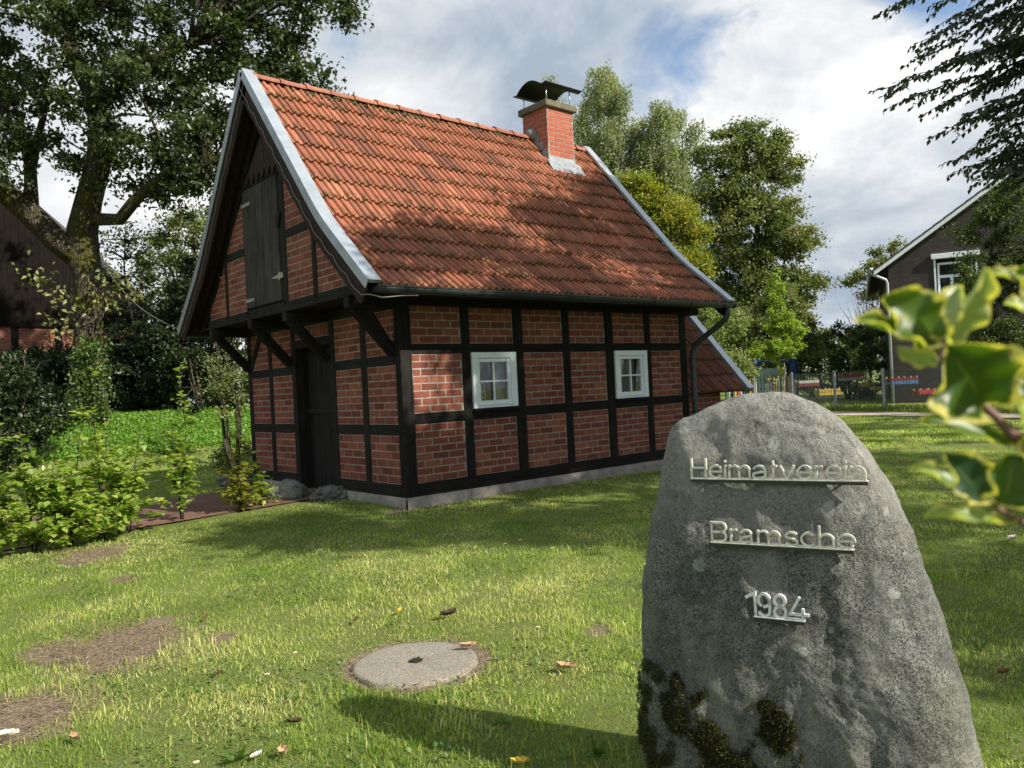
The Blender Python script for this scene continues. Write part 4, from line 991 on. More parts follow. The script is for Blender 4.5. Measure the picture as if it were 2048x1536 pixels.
# leafy shoots low on the oak trunk are part of its crown (kept as a second crown piece)
oak = bpy.data.objects['oak_tree']
C = np.array([at(px, py, 17.4) for px, py in ((90, 560), (120, 585), (150, 610), (215, 540), (240, 560), (255, 575), (205, 600), (110, 640), (130, 660), (230, 600), (180, 560), (70, 550), (270, 330), (250, 240), (300, 490), (230, 470))])
P = np.repeat(C, 24, 0) + rng.normal(size=(len(C) * 24, 3)) * .16
V, F = leaf_arrays(P, .13 * rng.uniform(.7, 1.2, len(P)), .6, .7, .3); np_mesh('water_shoots', V, F, np.repeat(np.clip(rng.uniform(.2, 1.1, len(P)), 0, 1), 4), L_MAP, oak)
C = np.array([at(rng.uniform(150, 215), rng.uniform(690, 850), 17.55) for _ in range(60)]); P = np.repeat(C, 40, 0) + rng.normal(size=(2400, 3)) * .10
V, F = leaf_arrays(P, .07, .9, .2, .2); np_mesh('ivy', V, F, np.repeat(rng.uniform(.2, 1, len(P)), 4), L_HCK, oak)
# shrubs in front of the barn and behind the cottage
def shrub(name, label, x, y, w_, h, n, L, lm, grp=None, d_=None, **kw):
    z = float(gz(x, y)); d_ = d_ or w_
    return make_tree(name, label, 'shrub', (x, y, z), [(x, y, z + h * .42, w_, d_, h * .45), (x + w_ * .2, y, z + h * .7, w_ * .7, d_ * .7, h * .3)], max(20, n // 170), n, L, lm, B_GEN, .05, group=grp, stems=4, limbs=14, rc=.36, shell=.5, **kw)
shrub('shrub', 'dark leafy shrub filling the left edge below the barn wall', -2.8, 10.2, 1.5, 2.25, 16000, .095, L_SHR)
shrub('shrub', 'lower pale leaved shrub at the left edge in front of the dark shrub', -3.6, 9.0, 1.0, 1.5, 8000, .08, L_SHR)
for i, (px, d, w_, h, lab) in enumerate(((235, 20.5, 1.4, 1.7, 'tall dark shrub right of the oak trunk'), (330, 21.0, 1.8, 2.6, 'broad dark shrub in the middle of the thicket behind the bank'), (415, 20, 1.6, 4.2, 'dark shrub in the thicket nearest the cottage gable'), (470, 22.5, 2.2, 4.6, 'tall dark shrub hidden partly by the cottage gable wall'), (280, 24, 2.4, 2.2, 'wide dark shrub at the back of the thicket'), (380, 25.5, 2.8, 4.6, 'wide dark shrub behind the others, below the field maple'), (10, 23, 2.2, 2.0, 'low dark shrub against the barn at the far left'), (170, 23.5, 2.0, 2.0, 'dark shrub directly behind the oak trunk'), (90, 20, 1.8, 1.75, 'dark shrub under the barn brickwork left of the oak'))):
    c = at(px, 800, d); shrub('shrub', lab, c[0], c[1], w_, h, 16000, .115, L_SHR, 'shrubs of the dark thicket behind the bank')
c = at(462, 800, 16.2); shrub('shrub', 'light leaved slender shrub beside the cottage gable wall', c[0], c[1], .55, 3.0, 3600, .065, L_MAP)
c = at(400, 800, 24.5); make_tree('field_maple', 'dense green tree rising behind the thicket left of the cottage gable', 'tree', g3(c[0], c[1]), [(*at(380, 560, 24.5), 1.6, 1.6, 2.0), (*at(400, 470, 24.5), 1.1, 1.2, 1.1)], 90, 14000, .12, L_MAP, B_GEN, .14, limbs=30)
c = at(270, 800, 23.5); make_tree('ash_tree', 'thin loose tree with sky showing through beside the barn roof edge', 'tree', g3(c[0], c[1]), [(*at(250, 530, 23.5), .9, .9, .8), (*at(290, 470, 23.5), .7, .7, .5), (*at(220, 480, 23.5), .6, .6, .5)], 60, 800, .12, L_SHR, B_GEN, .06, limbs=40, rc=.35)
# trees to the right of the cottage
def birch(label, base, segs, n, Hs):
    T = empty('birch_tree', base, 0, label, 'tree', 'birches behind the cottage'); mb = MB(); b = Vector(base); tops = []
    for (tx, ty, tz, r_) in segs:
        branchy(mb, b, (tx, ty, tz), .22, .02, 12, .05, ns=8)
        for k in range(26):
            f = random.uniform(.30, 1.0); p = b.lerp(Vector((tx, ty, tz)), f); a = random.random() * 6.28; l = r_ * random.uniform(.5, 1.1) * (1.15 - f * .65)
            l *= 1.3; e = p + Vector((math.cos(a) * l, math.sin(a) * l, l * .45)); branchy(mb, p, e, .045, .01, 5, .1, .12, 4)
            for t in (.4, .55, .7, .85, 1.): tops.append(p.lerp(e, t) + Vector((0, 0, .12 * l)))
    mb.build('trunk', B_BIR, T)
    per = 16; P = []; D = []
    for tp in tops:
        for s_ in range(per):
            a = random.random() * 6.28; l = random.uniform(.7, 2.6); ox, oy = math.cos(a) * .45, math.sin(a) * .45; st = Vector((tp.x + ox * random.random(), tp.y + oy * random.random(), tp.z + random.uniform(-.2, .2)))
            m_ = max(5, int(n / (len(tops) * per)))
            for q in range(m_):
                f = (q + random.random()) / m_; P.append((st.x + ox * f * .35 + random.gauss(0, .05), st.y + oy * f * .35 + random.gauss(0, .05), st.z - l * f))
    P = np.array(P); V, F = leaf_arrays(P, .15 * rng.uniform(.7, 1.2, len(P)), .62, .2, 1.1); np_mesh('crown', V, F, np.repeat(np.clip(rng.normal(.5, .3, len(P)), 0, 1), 4), L_BIR, T)
c = at(1170, 790, 45); birch('tall weeping birch rising right of the cottage chimney', (c[0], c[1], 0), [(*at(1222, 145, 45), 2.2), (*at(1175, 200, 46), 2.2), (*at(1250, 260, 44), 2.2), (*at(1200, 330, 45), 2.4)], 95000, 0)
c = at(1100, 790, 47); birch('weeping birch seen behind the cottage chimney', (c[0], c[1], 0), [(*at(1085, 190, 47), 2.0), (*at(1060, 300, 47), 1.6)], 30000, 0)
c = at(1340, 790, 44); birch('lower weeping birch between the tall birch and the dark maple', (c[0], c[1], 0), [(*at(1330, 215, 44), 2.2), (*at(1365, 270, 44), 1.9), (*at(1290, 240, 44), 1.7)], 80000, 0)
d = 38; c = at(1490, 790, d)
el = [(*at(px, py, d + dz), r_, r_, r_ * .9) for px, py, r_, dz in ((1440, 310, 1.3, 0), (1520, 300, 1.3, 0), (1430, 400, 1.4, 0), (1560, 340, 1.1, 0), (1510, 450, 2.3, 0), (1480, 540, 1.7, 0), (1555, 530, 1.4, 0), (1500, 700, 1.5, 0), (1570, 650, 1.1, 0), (1500, 380, 1.4, 0), (1575, 460, 1.3, -.5), (1440, 520, 1.4, .5), (1590, 580, 1.2, 0), (1530, 600, 1.6, 0), (1460, 640, 1.5, 0), (1600, 680, .7, 0), (1480, 275, .8, 0), (1560, 290, .5, 0), (1620, 480, .35, 0), (1630, 560, .35, 0))]
make_tree('maple_tree', 'large dark green maple standing right of the cottage roof', 'tree', (c[0], c[1], 0), el, 560, 100000, .17, L_MAP, B_GEN, .3, limbs=70, rc=.62, shell=.3)
d = 32; c = at(1320, 790, d)
el = [(*at(px, py, d), r_, r_, r_ * .95) for px, py, r_ in ((1290, 385, .85), (1340, 440, .95), (1260, 370, .5), (1330, 540, 1.1), (1380, 540, .8), (1400, 470, .5), (1370, 620, 1.0), (1290, 480, .9), (1250, 440, .6))]
make_tree('hornbeam_tree', 'yellowing hornbeam directly behind the right verge of the cottage roof', 'tree', (c[0], c[1], 0), el, 260, 46000, .14, L_YEL, B_GEN, .16, limbs=40, rc=.48, shell=.3)
d = 27; c = at(1425, 800, d)
el = [(*at(px, py, d), r_, r_, r_) for px, py, r_ in ((1420, 660, .85), (1440, 720, .7), (1400, 620, .7), (1480, 740, .45), (1460, 640, .6))]
make_tree('willow', 'pale green rounded willow just right of the low annex roof', 'tree', (c[0], c[1], 0), el, 130, 26000, .10, L_PAL, B_GEN, .08, limbs=20, rc=.36, shell=.5)
d = 28; c = at(1566, 822, d)
el = [(*at(px, py, d), rx, rx, rz_) for px, py, rx, rz_ in ((1550, 550, .10, .5), (1552, 590, .26, .5), (1556, 640, .50, .6), (1562, 695, .72, .5), (1590, 660, .45, .35), (1530, 700, .45, .3))]
make_tree('lime_tree', 'bright green young tree with a thin pale stem, behind the memorial stone', 'tree', (c[0], c[1], 0), el, 130, 14000, .10, L_SAP, B_BIR, .035, limbs=40, rc=.20, shell=.2)
d = 34; c = at(1580, 790, d)
el = [(*at(px, py, d), r_, r_, r_) for px, py, r_ in ((1530, 690, 1.0), (1590, 650, .9), (1620, 690, .8), (1510, 640, .7), (1560, 600, .7))]
make_tree('field_maple', 'dense dark field maple directly behind the bright young tree', 'tree', (c[0], c[1], 0), el, 130, 24000, .13, L_MAP, B_GEN, .1, limbs=20, rc=.4, shell=.5)
d = 36; c = at(1700, 790, d)
make_tree('laurel_bush', 'big rounded dark bush left of the brick house, lit along its top', 'bush', (c[0], c[1], 0), [(c[0], c[1], 1.7, 2.0, 2.0, 1.75), (c[0] - .8, c[1] + 1., 1.5, 1.3, 1.3, 1.3), (*at(1745, 700, d), 1., 1., 1.2)], 130, 16000, .15, L_HCK, B_GEN, .06, stems=4, limbs=10, rc=.38, shell=.75)
d = 45; c = at(1770, 790, d)
make_tree('oak_tree', 'distant tree between the maple and the brick house gable', 'tree', (c[0], c[1], 0), [(*at(1790, 520, d), 1.4, 1.4, 1.1), (*at(1750, 560, d), 1.7, 1.6, 1.0), (*at(1820, 560, d), 2.2, 2, 2)], 80, 13000, .2, L_MAP, B_GEN, .2, limbs=25, rc=.5)
d = 40; c = at(1742, 790, d); T = empty('dead_shrub', (c[0], c[1], 0), 0, 'bare grey twiggy shrub below the distant tree', 'shrub'); mb = MB()
for k in range(120):
    e = at(1742 + random.gauss(0, 28), 640 - abs(random.gauss(0, 38)), d + random.uniform(-.6, .6)); branchy(mb, (c[0], c[1], random.uniform(.5, 3)), e, .018, .006, 5, .12, ns=3)
mb.build('twigs', plain('grey_twig', (.22, .19, .17), .9), T)
d = 23; c = at(1990, 810, d)
el = [(*at(px, py, d), r_, r_, rz_) for px, py, r_, rz_ in ((1990, 450, .75, .7), (2030, 420, .8, .8), (1960, 560, .75, .9), (2040, 560, 1., 1.), (1990, 680, .9, 1.), (2050, 700, 1.2, 1.2), (1930, 470, .3, .25), (2090, 500, 1.2, 1.4), (1920, 620, .35, .3))]
make_tree('hornbeam_tree', 'dark hornbeam covering the right part of the brick house gable', 'tree', (c[0], c[1], 0), el, 300, 52000, .085, L_YEL if 0 else leafmat('dark_hornbeam_leaf', (.028, .045, .014), (.060, .088, .024), (.130, .155, .035), .45, .3), B_GEN, .11, limbs=40, rc=.36, shell=.4)
for i, (px, d, h, lab) in enumerate(((1480, 62, 7, 'far tree clump behind the maple'), (1640, 66, 5, 'far tree left of the laurel bush'), (1850, 62, 7, 'far tree behind the brick house'), (1250, 62, 9, 'far tree hidden behind the birches'))):
    c = at(px, 790, d); make_tree('distant_tree', lab, 'tree', (c[0], c[1], 0), [(c[0], c[1], h * .5, 4.5, 4.5, h * .45)], 60, 5000, .45, L_MAP, B_GEN, .2, limbs=6, rc=1.1, shell=.7)
# ------------------------------------------------------------------ beech at the right whose boughs hang into view; oaks outside the frame that shade the lawn
bb_ = (8.2, -6.9)
BE = empty('beech_tree', g3(*bb_), 0, 'beech whose dark drooping boughs hang in from the upper right', 'tree'); mb = MB()
tr_ = branchy(mb, (bb_[0], bb_[1], -.1), (bb_[0] - .3, bb_[1] + .2, 9.5), .30, .08, 12, .03, ns=12)
P = []; D = []
def spray(a, b, r0=.03, dens=1., big=.75):
    a = Vector(a); b = Vector(b); pts = branchy(mb, a, b, r0, .004, 12, .06, .05, 5); L = (b - a).length; ax = (b - a).normalized(); sd = ax.cross(Vector((0, 0, 1))).normalized()
    n = int(L / .085 * dens)
    for i in range(n):
        t = (i + .5) / n * .92 + .08; k = t * 12; j = min(11, int(k)); p = pts[j].lerp(pts[j + 1], k - j)
        s_ = 1 if i % 2 else -1; tl = big * (1.05 - t) ** .7 * random.uniform(.4, 1.25) + .08; q = p + sd * s_ * tl * random.uniform(.4, 1.) + ax * tl * random.uniform(.4, .9) + Vector((0, 0, tl * random.uniform(-.45, .12)))
        mb.tube([p, p.lerp(q, .5) + Vector((0, 0, .02)), q], [.004, .003, .002], 3, False)
        m_ = max(3, int(tl / .027))
        for u in range(m_):
            f = (u + .6) / m_; w_ = p.lerp(q, f); P.append(w_ + Vector((0, 0, .02 * math.sin(f * 3.1)))); tw = (q - p).normalized(); cr = tw.cross(Vector((0, 0, 1)))
            D.append(tw * .8 + cr * (.7 if u % 2 else -.7) + Vector((0, 0, -.75)) + Vector((random.gauss(0, .35), random.gauss(0, .35), random.gauss(0, .35))))
for (px, py, d) in ((1775, 22, 8.2), (1850, 80, 8.4), (1768, 178, 8.0), (1800, 205, 8.3), (1895, 265, 8.2), (1912, 322, 8.1), (1925, 345, 8.3), (1870, 215, 8.5), (1900, 40, 8.8), (1940, 120, 8.6), (1960, 190, 8.8), (1955, 285, 8.7), (1985, 60, 8.2), (2000, 240, 8.1), (1990, 330, 8.5), (2030, 150, 8.4), (1960, 365, 8.8), (2010, 380, 8.6), (1880, 5, 8.6), (2040, 300, 8.8), (1830, 120, 8.9), (2030, 20, 8.9), (1900, 130, 8.1), (1975, 350, 8.0)) + tuple((random.uniform(1925, 2110), random.uniform(-30, 400), random.uniform(7.9, 9.0)) for _ in range(12)):
    e = at(px, py, d); s_ = Vector((bb_[0] - .9, bb_[1] + .6, e[2] + .5)).lerp(Vector(e), .18); s_.z = e[2] + .75 + (1 if py < 60 else 0) * .3; spray(s_, e, dens=1.15)
for k in range(30):          # boughs on the sides away from the frame
    a = random.uniform(-2.9, .9); z = random.uniform(3.5, 8.5); l = random.uniform(2.2, 3.4); s_ = Vector((bb_[0], bb_[1], z)); e = s_ + Vector((math.cos(a) * l, math.sin(a) * l, .3)); spray(s_, e, .05, .7, .95)
mb.build('trunk', B_GEN, BE); P = np.array([tuple(p) for p in P]); D = np.array([tuple(p) for p in D])
V, F = leaf_arrays(P, (.074) * rng.uniform(.7, 1.15, len(P)), .58, .6, .0, .10, D=D); np_mesh('crown', V, F, np.repeat(rng.uniform(0, 1, len(P)), 4), L_BEE, BE)
def clumps_tree(name, label, base, el, ncl, nl, L, rc, tr, group=None): return make_tree(name, label, 'tree', g3(*base), el, ncl, nl, L, L_OAK, B_GEN, tr, limbs=30, rc=rc, shell=.0, group=group, up=.2)
SHADE = [
 ('beech_tree', 'upper crown of a tall beech outside the picture to the right', (9.2, -7.6), [(7.0, -6.3, 9.2, 2.1, 1.3, .9), (3.5, -7.3, 8.4, 2.2, .6, .5), (4.6, -8.9, 8.4, 1.8, .8, .6), (7.2, -8.9, 8.4, 1.8, .8, .6), (5.4, -10.2, 8.6, 2.4, .7, .5), (8.4, -5.8, 9.5, 1.8, 1.4, 1.0), (9.3, -7.6, 9, 2.5, 2.5, 1.5)], 170, 72000),
 ('oak_tree', 'broad oak outside the picture to the right that shades the lawn before the cottage', (6.0, -13.0), [(5.6, -12.0, 8.3, 3.6, 2.3, 1.6), (2.4, -11.0, 8.2, 1.3, 1.6, .8), (1.6, -10.0, 7.6, .7, .7, .5), (8.8, -12, 8.5, 3., 2.5, 1.5), (3.6, -13.6, 8.2, 1.0, .9, .8)], 90, 22000),
 ('oak_tree', 'oak outside the picture behind the photographer on the right', (7.0, -18.0), [(6.6, -16.6, 8.4, 3.8, 2.0, 1.5), (4.2, -16.2, 8.2, .8, 1.2, .8), (3.0, -16.8, 8.3, .8, 1.2, .8), (5.4, -14.4, 8.4, 1.7, .9, .7), (10, -17, 8.5, 3., 2.5, 1.5)], 110, 26000),
 ('oak_tree', 'oak outside the picture far to the right along the lawn', (15.0, -10.0), [(15.0, -9.8, 8.5, 4.5, 3.2, 2.), (19.5, -9.5, 8.5, 3.5, 3., 1.8)], 80, 12000)]
for nm, lab, b_, el, nc, nl in SHADE: clumps_tree(nm, lab, b_, el, nc, nl, .17, .62, .28)
#PART3
# ------------------------------------------------------------------ memorial stone
ST = empty('memorial_stone', (-2.62, -6.24, 0), R(-71), 'upright grey granite boulder with metal lettering and moss at its foot', 'memorial stone')
OUT = [(-.50, -.15), (-.509, .026), (-.511, .15), (-.509, .257), (-.497, .479), (-.479, .685), (-.458, .80), (-.435, .923), (-.408, 1.02), (-.382, 1.108), (-.368, 1.165), (-.345, 1.205), (-.273, 1.236), (-.21, 1.262), (-.158, 1.281), (-.11, 1.287), (-.04, 1.284), (.025, 1.275), (.097, 1.247), (.164, 1.188), (.228, 1.099), (.289, .983), (.335, .848), (.379, .694), (.415, .542), (.451, .379), (.478, .223), (.50, .08), (.515, -.15)]
def resample(poly, n, closed=True):
    P = np.array(poly + ([poly[0]] if closed else [])); s_ = np.concatenate([[0], np.cumsum(np.hypot(*np.diff(P, axis=0).T))]); t = np.linspace(0, s_[-1], n, endpoint=not closed); return np.stack([np.interp(t, s_, P[:, 0]), np.interp(t, s_, P[:, 1])], 1)
def make_stone():
    n = 300; O = resample(OUT, n)
    for _ in range(3): O = (np.roll(O, 1, 0) + 2 * O + np.roll(O, -1, 0)) / 4
    C = np.array([-.01, .55]); K = 70
    ks = np.sin(np.linspace(math.pi / 2, 0.0, K + 1)); ks[-1] = .0; V = []; F = []
    def depth(k, z, side):
        T = (.215 - .085 * min(max(z, 0), 1.3) / 1.25) if side > 0 else (.26 - .08 * max(z, 0))
        return T * max(0., 1 - k ** 4.2) ** (1 / 2.6)
    for side in (1, -1):
        base = len(V)
        for k in ks:
            for (sx_, z_) in O:
                p = C + (np.array([sx_, z_]) - C) * k; V.append((p[0], -side * depth(k, p[1], side), p[1]))
        for i in range(K):
            for a in range(n):
                q = (base + i * n + a, base + (i + 1) * n + a, base + (i + 1) * n + (a + 1) % n, base + i * n + (a + 1) % n); F.append(q if side > 0 else q[::-1])
    out = []
    for v in V:
        p = Vector(v); d = noise.fractal(p * 3.2, 1., 2., 3) * .014 + noise.fractal(p * 12, .8, 2., 4) * .007 - max(0., .05 - abs(noise.noise(p * 2.6 + Vector((9, 2, 1))))) * .10 + max(0, noise.noise(p * 7 + Vector((3, 3, 3))) - .25) * -.02
        nn = Vector((v[0] * .25, v[1] * 2.2 if abs(v[1]) > 1e-4 else 0, (v[2] - .55) * .2)).normalized(); p = p + nn * d; out.append(tuple(p))
    me = bpy.data.meshes.new('boulder'); me.from_pydata(out, [], F); bm = bmesh.new(); bm.from_mesh(me); bmesh.ops.remove_doubles(bm, verts=bm.verts, dist=.0004); bmesh.ops.recalc_face_normals(bm, faces=bm.faces); bm.to_mesh(me); bm.free(); me.update()
    me.polygons.foreach_set('use_smooth', [True] * len(me.polygons)); return me
def granite(name, top=True, k=1.):
    m, t, bs = mat(name); co = objco(t)
    g1 = t.noise(co, 185, 4, .85); g2 = t.noise(co, 46, 5, .75, .3); g3_ = t.noise(co, 5.5, 6, .68, .4); g4 = t.noise(co, 13, 5, .7)
    c = t.mix(t.ramp(g1, [(.43, 0.), (.56, 1.)]), (.018 * k, .024 * k, .025 * k), (.245 * k, .238 * k, .215 * k))
    c = t.mix(t.math('MULTIPLY', t.ramp(g2, [(.46, 0.), (.66, 1.)]), .45), c, (.035 * k, .058 * k, .056 * k))
    c = t.mix(t.math('MULTIPLY', t.ramp(t.math('ADD', g3_, t.math('MULTIPLY', t.math('SUBTRACT', g1, .5), .5)), [(.46, 0.), (.60, 1.)]), .50), c, (.034 * k, .034 * k, .032 * k))
    c = t.mix(t.math('MULTIPLY', t.ramp(t.noise(t.vscale(co, (1, 1, .35)), 7, 5, .6), [(.5, 0.), (.72, 1.)]), .55), c, (.33, .325, .29))
    vo = t.node('ShaderNodeTexVoronoi', {'Vector': t.node('ShaderNodeVectorMath', {0: co, 1: t.node('ShaderNodeCombineXYZ', {0: t.math('MULTIPLY', g4, .03), 1: 0., 2: t.math('MULTIPLY', g2, .03)})}, operation='ADD').outputs[0], 'Scale': 13.}); vd = vo.outputs['Distance']; vr = t.node('ShaderNodeSeparateColor', {0: vo.outputs['Color']})
    rad = t.math('MULTIPLY', t.math('SUBTRACT', vr.outputs[0], .50), .62); spotm = t.math('MULTIPLY', t.math('SUBTRACT', rad, vd), 30., clamp=True)
    c = t.mix(t.math('MULTIPLY', t.math('MULTIPLY', spotm, t.ramp(g2, [(.38, .2), (.55, 1.)])), t.ramp(g3_, [(.38, .35), (.55, 1.)])), c, (.32, .35, .32))
    vo2 = t.node('ShaderNodeTexVoronoi', {'Vector': co, 'Scale': 38.}); v2 = t.node('ShaderNodeSeparateColor', {0: vo2.outputs['Color']})
    s2 = t.math('MULTIPLY', t.math('SUBTRACT', t.math('MULTIPLY', t.math('SUBTRACT', v2.outputs[0], .70), .9), vo2.outputs['Distance']), 30., clamp=True)
    c = t.mix(t.math('MULTIPLY', t.math('MULTIPLY', s2, t.ramp(g3_, [(.4, 0.), (.6, 1.)])), .7), c, (.36, .38, .34))
    if top:
        z = t.node('ShaderNodeSeparateXYZ', {0: co}).outputs[2]
        c = t.mix(t.math('MULTIPLY', t.math('MULTIPLY', t.ramp(t.math('ADD', z, t.math('MULTIPLY', t.math('SUBTRACT', g3_, .5), .5)), [(.85, 0.), (1.18, 1.)]), t.ramp(g2, [(.35, .2), (.6, 1.)])), .45), c, (.42, .415, .38))  # pale top: lichen, and sunlight put into the colour
        gr = t.math('MULTIPLY', t.ramp(t.math('ADD', z, t.math('MULTIPLY', g3_, .6)), [(.42, 1.), (.95, 0.)]), t.ramp(t.noise(co, 4.2, 5, .7), [(.45, 0.), (.62, 1.)]))
        c = t.mix(t.math('MULTIPLY', gr, .45), c, (.095, .105, .035))
    t.put(bs.inputs['Base Color'], c); bs.inputs['Roughness'].default_value = .88; bs.inputs['Specular IOR Level'].default_value = .25
    b = t.node('ShaderNodeBump', {'Height': t.math('ADD', t.math('MULTIPLY', g1, .35), g2), 'Strength': 1., 'Distance': .010}); b2 = t.node('ShaderNodeBump', {'Height': g4, 'Strength': .7, 'Distance': .03, 'Normal': b.outputs[0]}); t.l.new(b2.outputs[0], bs.inputs['Normal']); return m
GR = granite('lichen_granite', True, 1.28)
sme = make_stone(); sob = link('boulder', sme, GR, ST)
from mathutils.bvhtree import BVHTree
bvh = BVHTree.FromPolygons([v.co.copy() for v in sme.vertices], [tuple(p.vertices) for p in sme.polygons])
def front(sx_, z_):
    h = bvh.ray_cast(Vector((sx_, -1, z_)), Vector((0, 1, 0))); return h[0], h[1]
# moss cushions: thousands of tiny shoots rooted on the stone
P = []; D = []; rr = []
MOSS = [(a_, b_ - .045, c_, d__) for a_, b_, c_, d__ in [(-.43, .40, .075, .08), (-.36, .36, .09, .07), (-.30, .31, .08, .06), (-.24, .30, .06, .05), (-.19, .26, .06, .07), (-.13, .27, .05, .05), (-.05, .27, .06, .09), (-.03, .36, .045, .06), (-.02, .18, .05, .06), (-.40, .27, .09, .07), (-.44, .20, .07, .06), (-.20, .17, .10, .06), (-.12, .14, .09, .05), (-.26, .42, .02, .03), (-.06, .42, .022, .02), (.0, .30, .03, .05), (-.33, .45, .022, .03)]]
tries = 0
while len(P) < 30000 and tries < 150000:
    tries += 1; c = random.choice(MOSS); a = random.random() * 6.28; q = random.random() ** .5; sx_ = c[0] + math.cos(a) * q * c[2] * 1.15; z_ = c[1] + math.sin(a) * q * c[3] * 1.15
    nz = noise.fractal(Vector((sx_ * 11, z_ * 11, 2.)), .9, 2.2, 5)
    if nz < -.30 + q * .42 + random.gauss(0, .07): continue
    h, nn = front(sx_, z_)
    if h is None: continue
    cush = max(.002, (nz + .40) * .016 * (1 - q * .6)); P.append(h + nn * cush * random.random()); D.append(nn + Vector((random.gauss(0, .5), random.gauss(0, .3), random.gauss(.1, .5)))); rr.append(random.random())
P = np.array([tuple(p) for p in P]); D = np.array([tuple(p) for p in D])
V, F = leaf_arrays(P, .011 * rng.uniform(.6, 1.5, len(P)), .28, .3, 0, .05, D=D)
L_MOSS = leafmat('moss_shoots', (.020, .022, .006), (.058, .060, .014), (.125, .120, .030), .9, .2); 
me_ = np_mesh('moss', V, F, np.repeat(rr, 4), L_MOSS, None); me_.parent = ST
# lettering: flat metal strokes on carrier bars
K_ = .000337
def ribbon(mb, pts, w_, y0, y1):
    n = len(pts); vs = []; fs = []; closed = (Vector(pts[0]) - Vector(pts[-1])).length < 1e-6
    if closed: pts = pts[:-1]; n -= 1
    for i, p in enumerate(pts):
        a = Vector(pts[i - 1] if (i or closed) else p); b = Vector(pts[(i + 1) % n] if (i < n - 1 or closed) else p); p = Vector(p)
        d1 = (p - a).normalized() if (p - a).length else None; d2 = (b - p).normalized() if (b - p).length else None
        t = ((d1 or d2) + (d2 or d1)).normalized(); nrm_ = Vector((-t.y, t.x)); k = 1 / max(.55, nrm_.dot(Vector((-(d2 or d1).y, (d2 or d1).x)))); o = nrm_ * w_ / 2 * k
        for y in (y0, y1): vs.append((p.x + o.x, y, p.y + o.y)); vs.append((p.x - o.x, y, p.y - o.y))
    for i in range(n if closed else n - 1):
        a = i * 4; b = ((i + 1) % n) * 4; fs += [(a, a + 1, b + 1, b), (a + 2, b + 2, b + 3, a + 3), (a, b, b + 2, a + 2), (a + 1, a + 3, b + 3, b + 1)]
    if not closed: fs += [(0, 2, 3, 1), (a_ := 4 * n - 4, a_ + 1, a_ + 3, a_ + 2)]
    mb.add(vs, fs)
def arc(cx, cy, rx, ry, a0, a1, n=18): return [(cx + rx * math.cos(R(a0 + (a1 - a0) * i / n)), cy + ry * math.sin(R(a0 + (a1 - a0) * i / n))) for i in range(n + 1)]
XH = 118; CH = 176
def glyph(c, x0, x1):
    w_ = x1 - x0; m = (x0 + x1) / 2; h = 10
    l, r_ = x0 + h, x1 - h; rx = (r_ - l) / 2; ry = (XH - h) / 2 + 0; cy = XH / 2
    if c == 'H': return [[(l, 0), (l, CH)], [(r_, 0), (r_, CH)], [(l, 92), (r_, 92)]]
    if c == 'e': return [[(l + 2, cy + 2), (r_, cy + 2)] + arc(m, cy + 2, rx, ry, 4, 322, 26)]
    if c == 'i': return [[(m, 0), (m, XH)], [(m - 1, XH + 22), (m - 1, XH + 42)]]
    if c == 'n': return [[(l, 0), (l, XH)], [(l, XH * .55)] + arc(m, XH - rx - 6, rx, rx - 2, 172, 0, 12) + [(r_, 0)]]
    if c == 'h': return [[(l, 0), (l, CH)], [(l, XH * .55)] + arc(m, XH - rx - 6, rx, rx - 2, 172, 0, 12) + [(r_, 0)]]
    if c == 'm':
        q = (r_ - l) / 4; return [[(l, 0), (l, XH)]] + [[(a, XH * .55)] + arc(a + q, XH - q - 4, q, q - 2, 172, 0, 12) + [(a + 2 * q, 0)] for a in (l, l + 2 * q)]
    if c == 'a': return [arc(m - 3, XH - 38, rx - 8, 32, 165, 10, 12) + [(r_ - 8, 22)] + [(r_ - 5, 7), (r_ + 6, 5)], [(r_ - 8, XH * .56)] + [(m, XH * .50), (l + 12, XH * .42)] + arc(l + 26, 30, 26, 24, 150, 300, 8) + [(r_ - 24, 14), (r_ - 8, 34)]]
    if c == 't': return [[(x0 + 14, 158), (x0 + 14, 0)], [(x0 - 4, XH - 6), (x1, XH - 6)]]
    if c == 'v': return [[(x0 + 4, XH), (m, 4), (x1 - 4, XH)]]
    if c == 'r': return [[(l, 0), (l, XH)], [(l, XH * .55)] + arc(x1 - 6, XH - 38, x1 - 6 - l, 32, 168, 88, 8)]
    if c == 'B': return [[(l, 0), (l, CH)], [(l, CH - 8), (m + 10, CH - 8)] + arc(m + 14, CH - 8 - 40, rx - 16, 40, 90, -90, 14) + [(l, CH - 88)], [(m + 10, CH - 88)] + arc(m + 14, 48, rx - 12, 41, 90, -90, 14) + [(l, 7)]]
    if c == 's': return [arc(m, XH - 33, rx - 4, 26, 25, 200, 10) + [(m - rx * .4, XH * .56), (m + rx * .5, XH * .44)] + arc(m, 34, rx - 1, 28, 30, -160, 12)]
    if c == 'c': return [arc(m, cy + 2, rx, ry, 42, 322, 24)]
    if c == '1': return [[(x0, 150), (x1 - 16, 192), (x1 - 12, 0)]]
    if c == '9': return [arc(m, 138, rx, 53, -100, 260, 26)[:-1] + [], [(m + rx, 150), (m + rx, 60)] + arc(m, 52, rx, 45, -2, -165, 14)]
    if c == '8': return [arc(m, 146, rx - 4, 45, -90, 270, 26), arc(m, 50, rx, 48, 90, 450, 26)]
    if c == '4': return [[(x0 + 88, 188), (x0 + 6, 44), (x1, 44)], [(x0 + 112, 96), (x0 + 112, -14)]]
STEEL = plain('letter_steel', (.70, .72, .74), .42, .25, nz=.3, nsc=60, bmp=.1, bsc=90)
STEELD = plain('aged_letter_steel', (.66, .66, .58), .5, .2, nz=.40, nsc=45, bmp=.1, bsc=90)
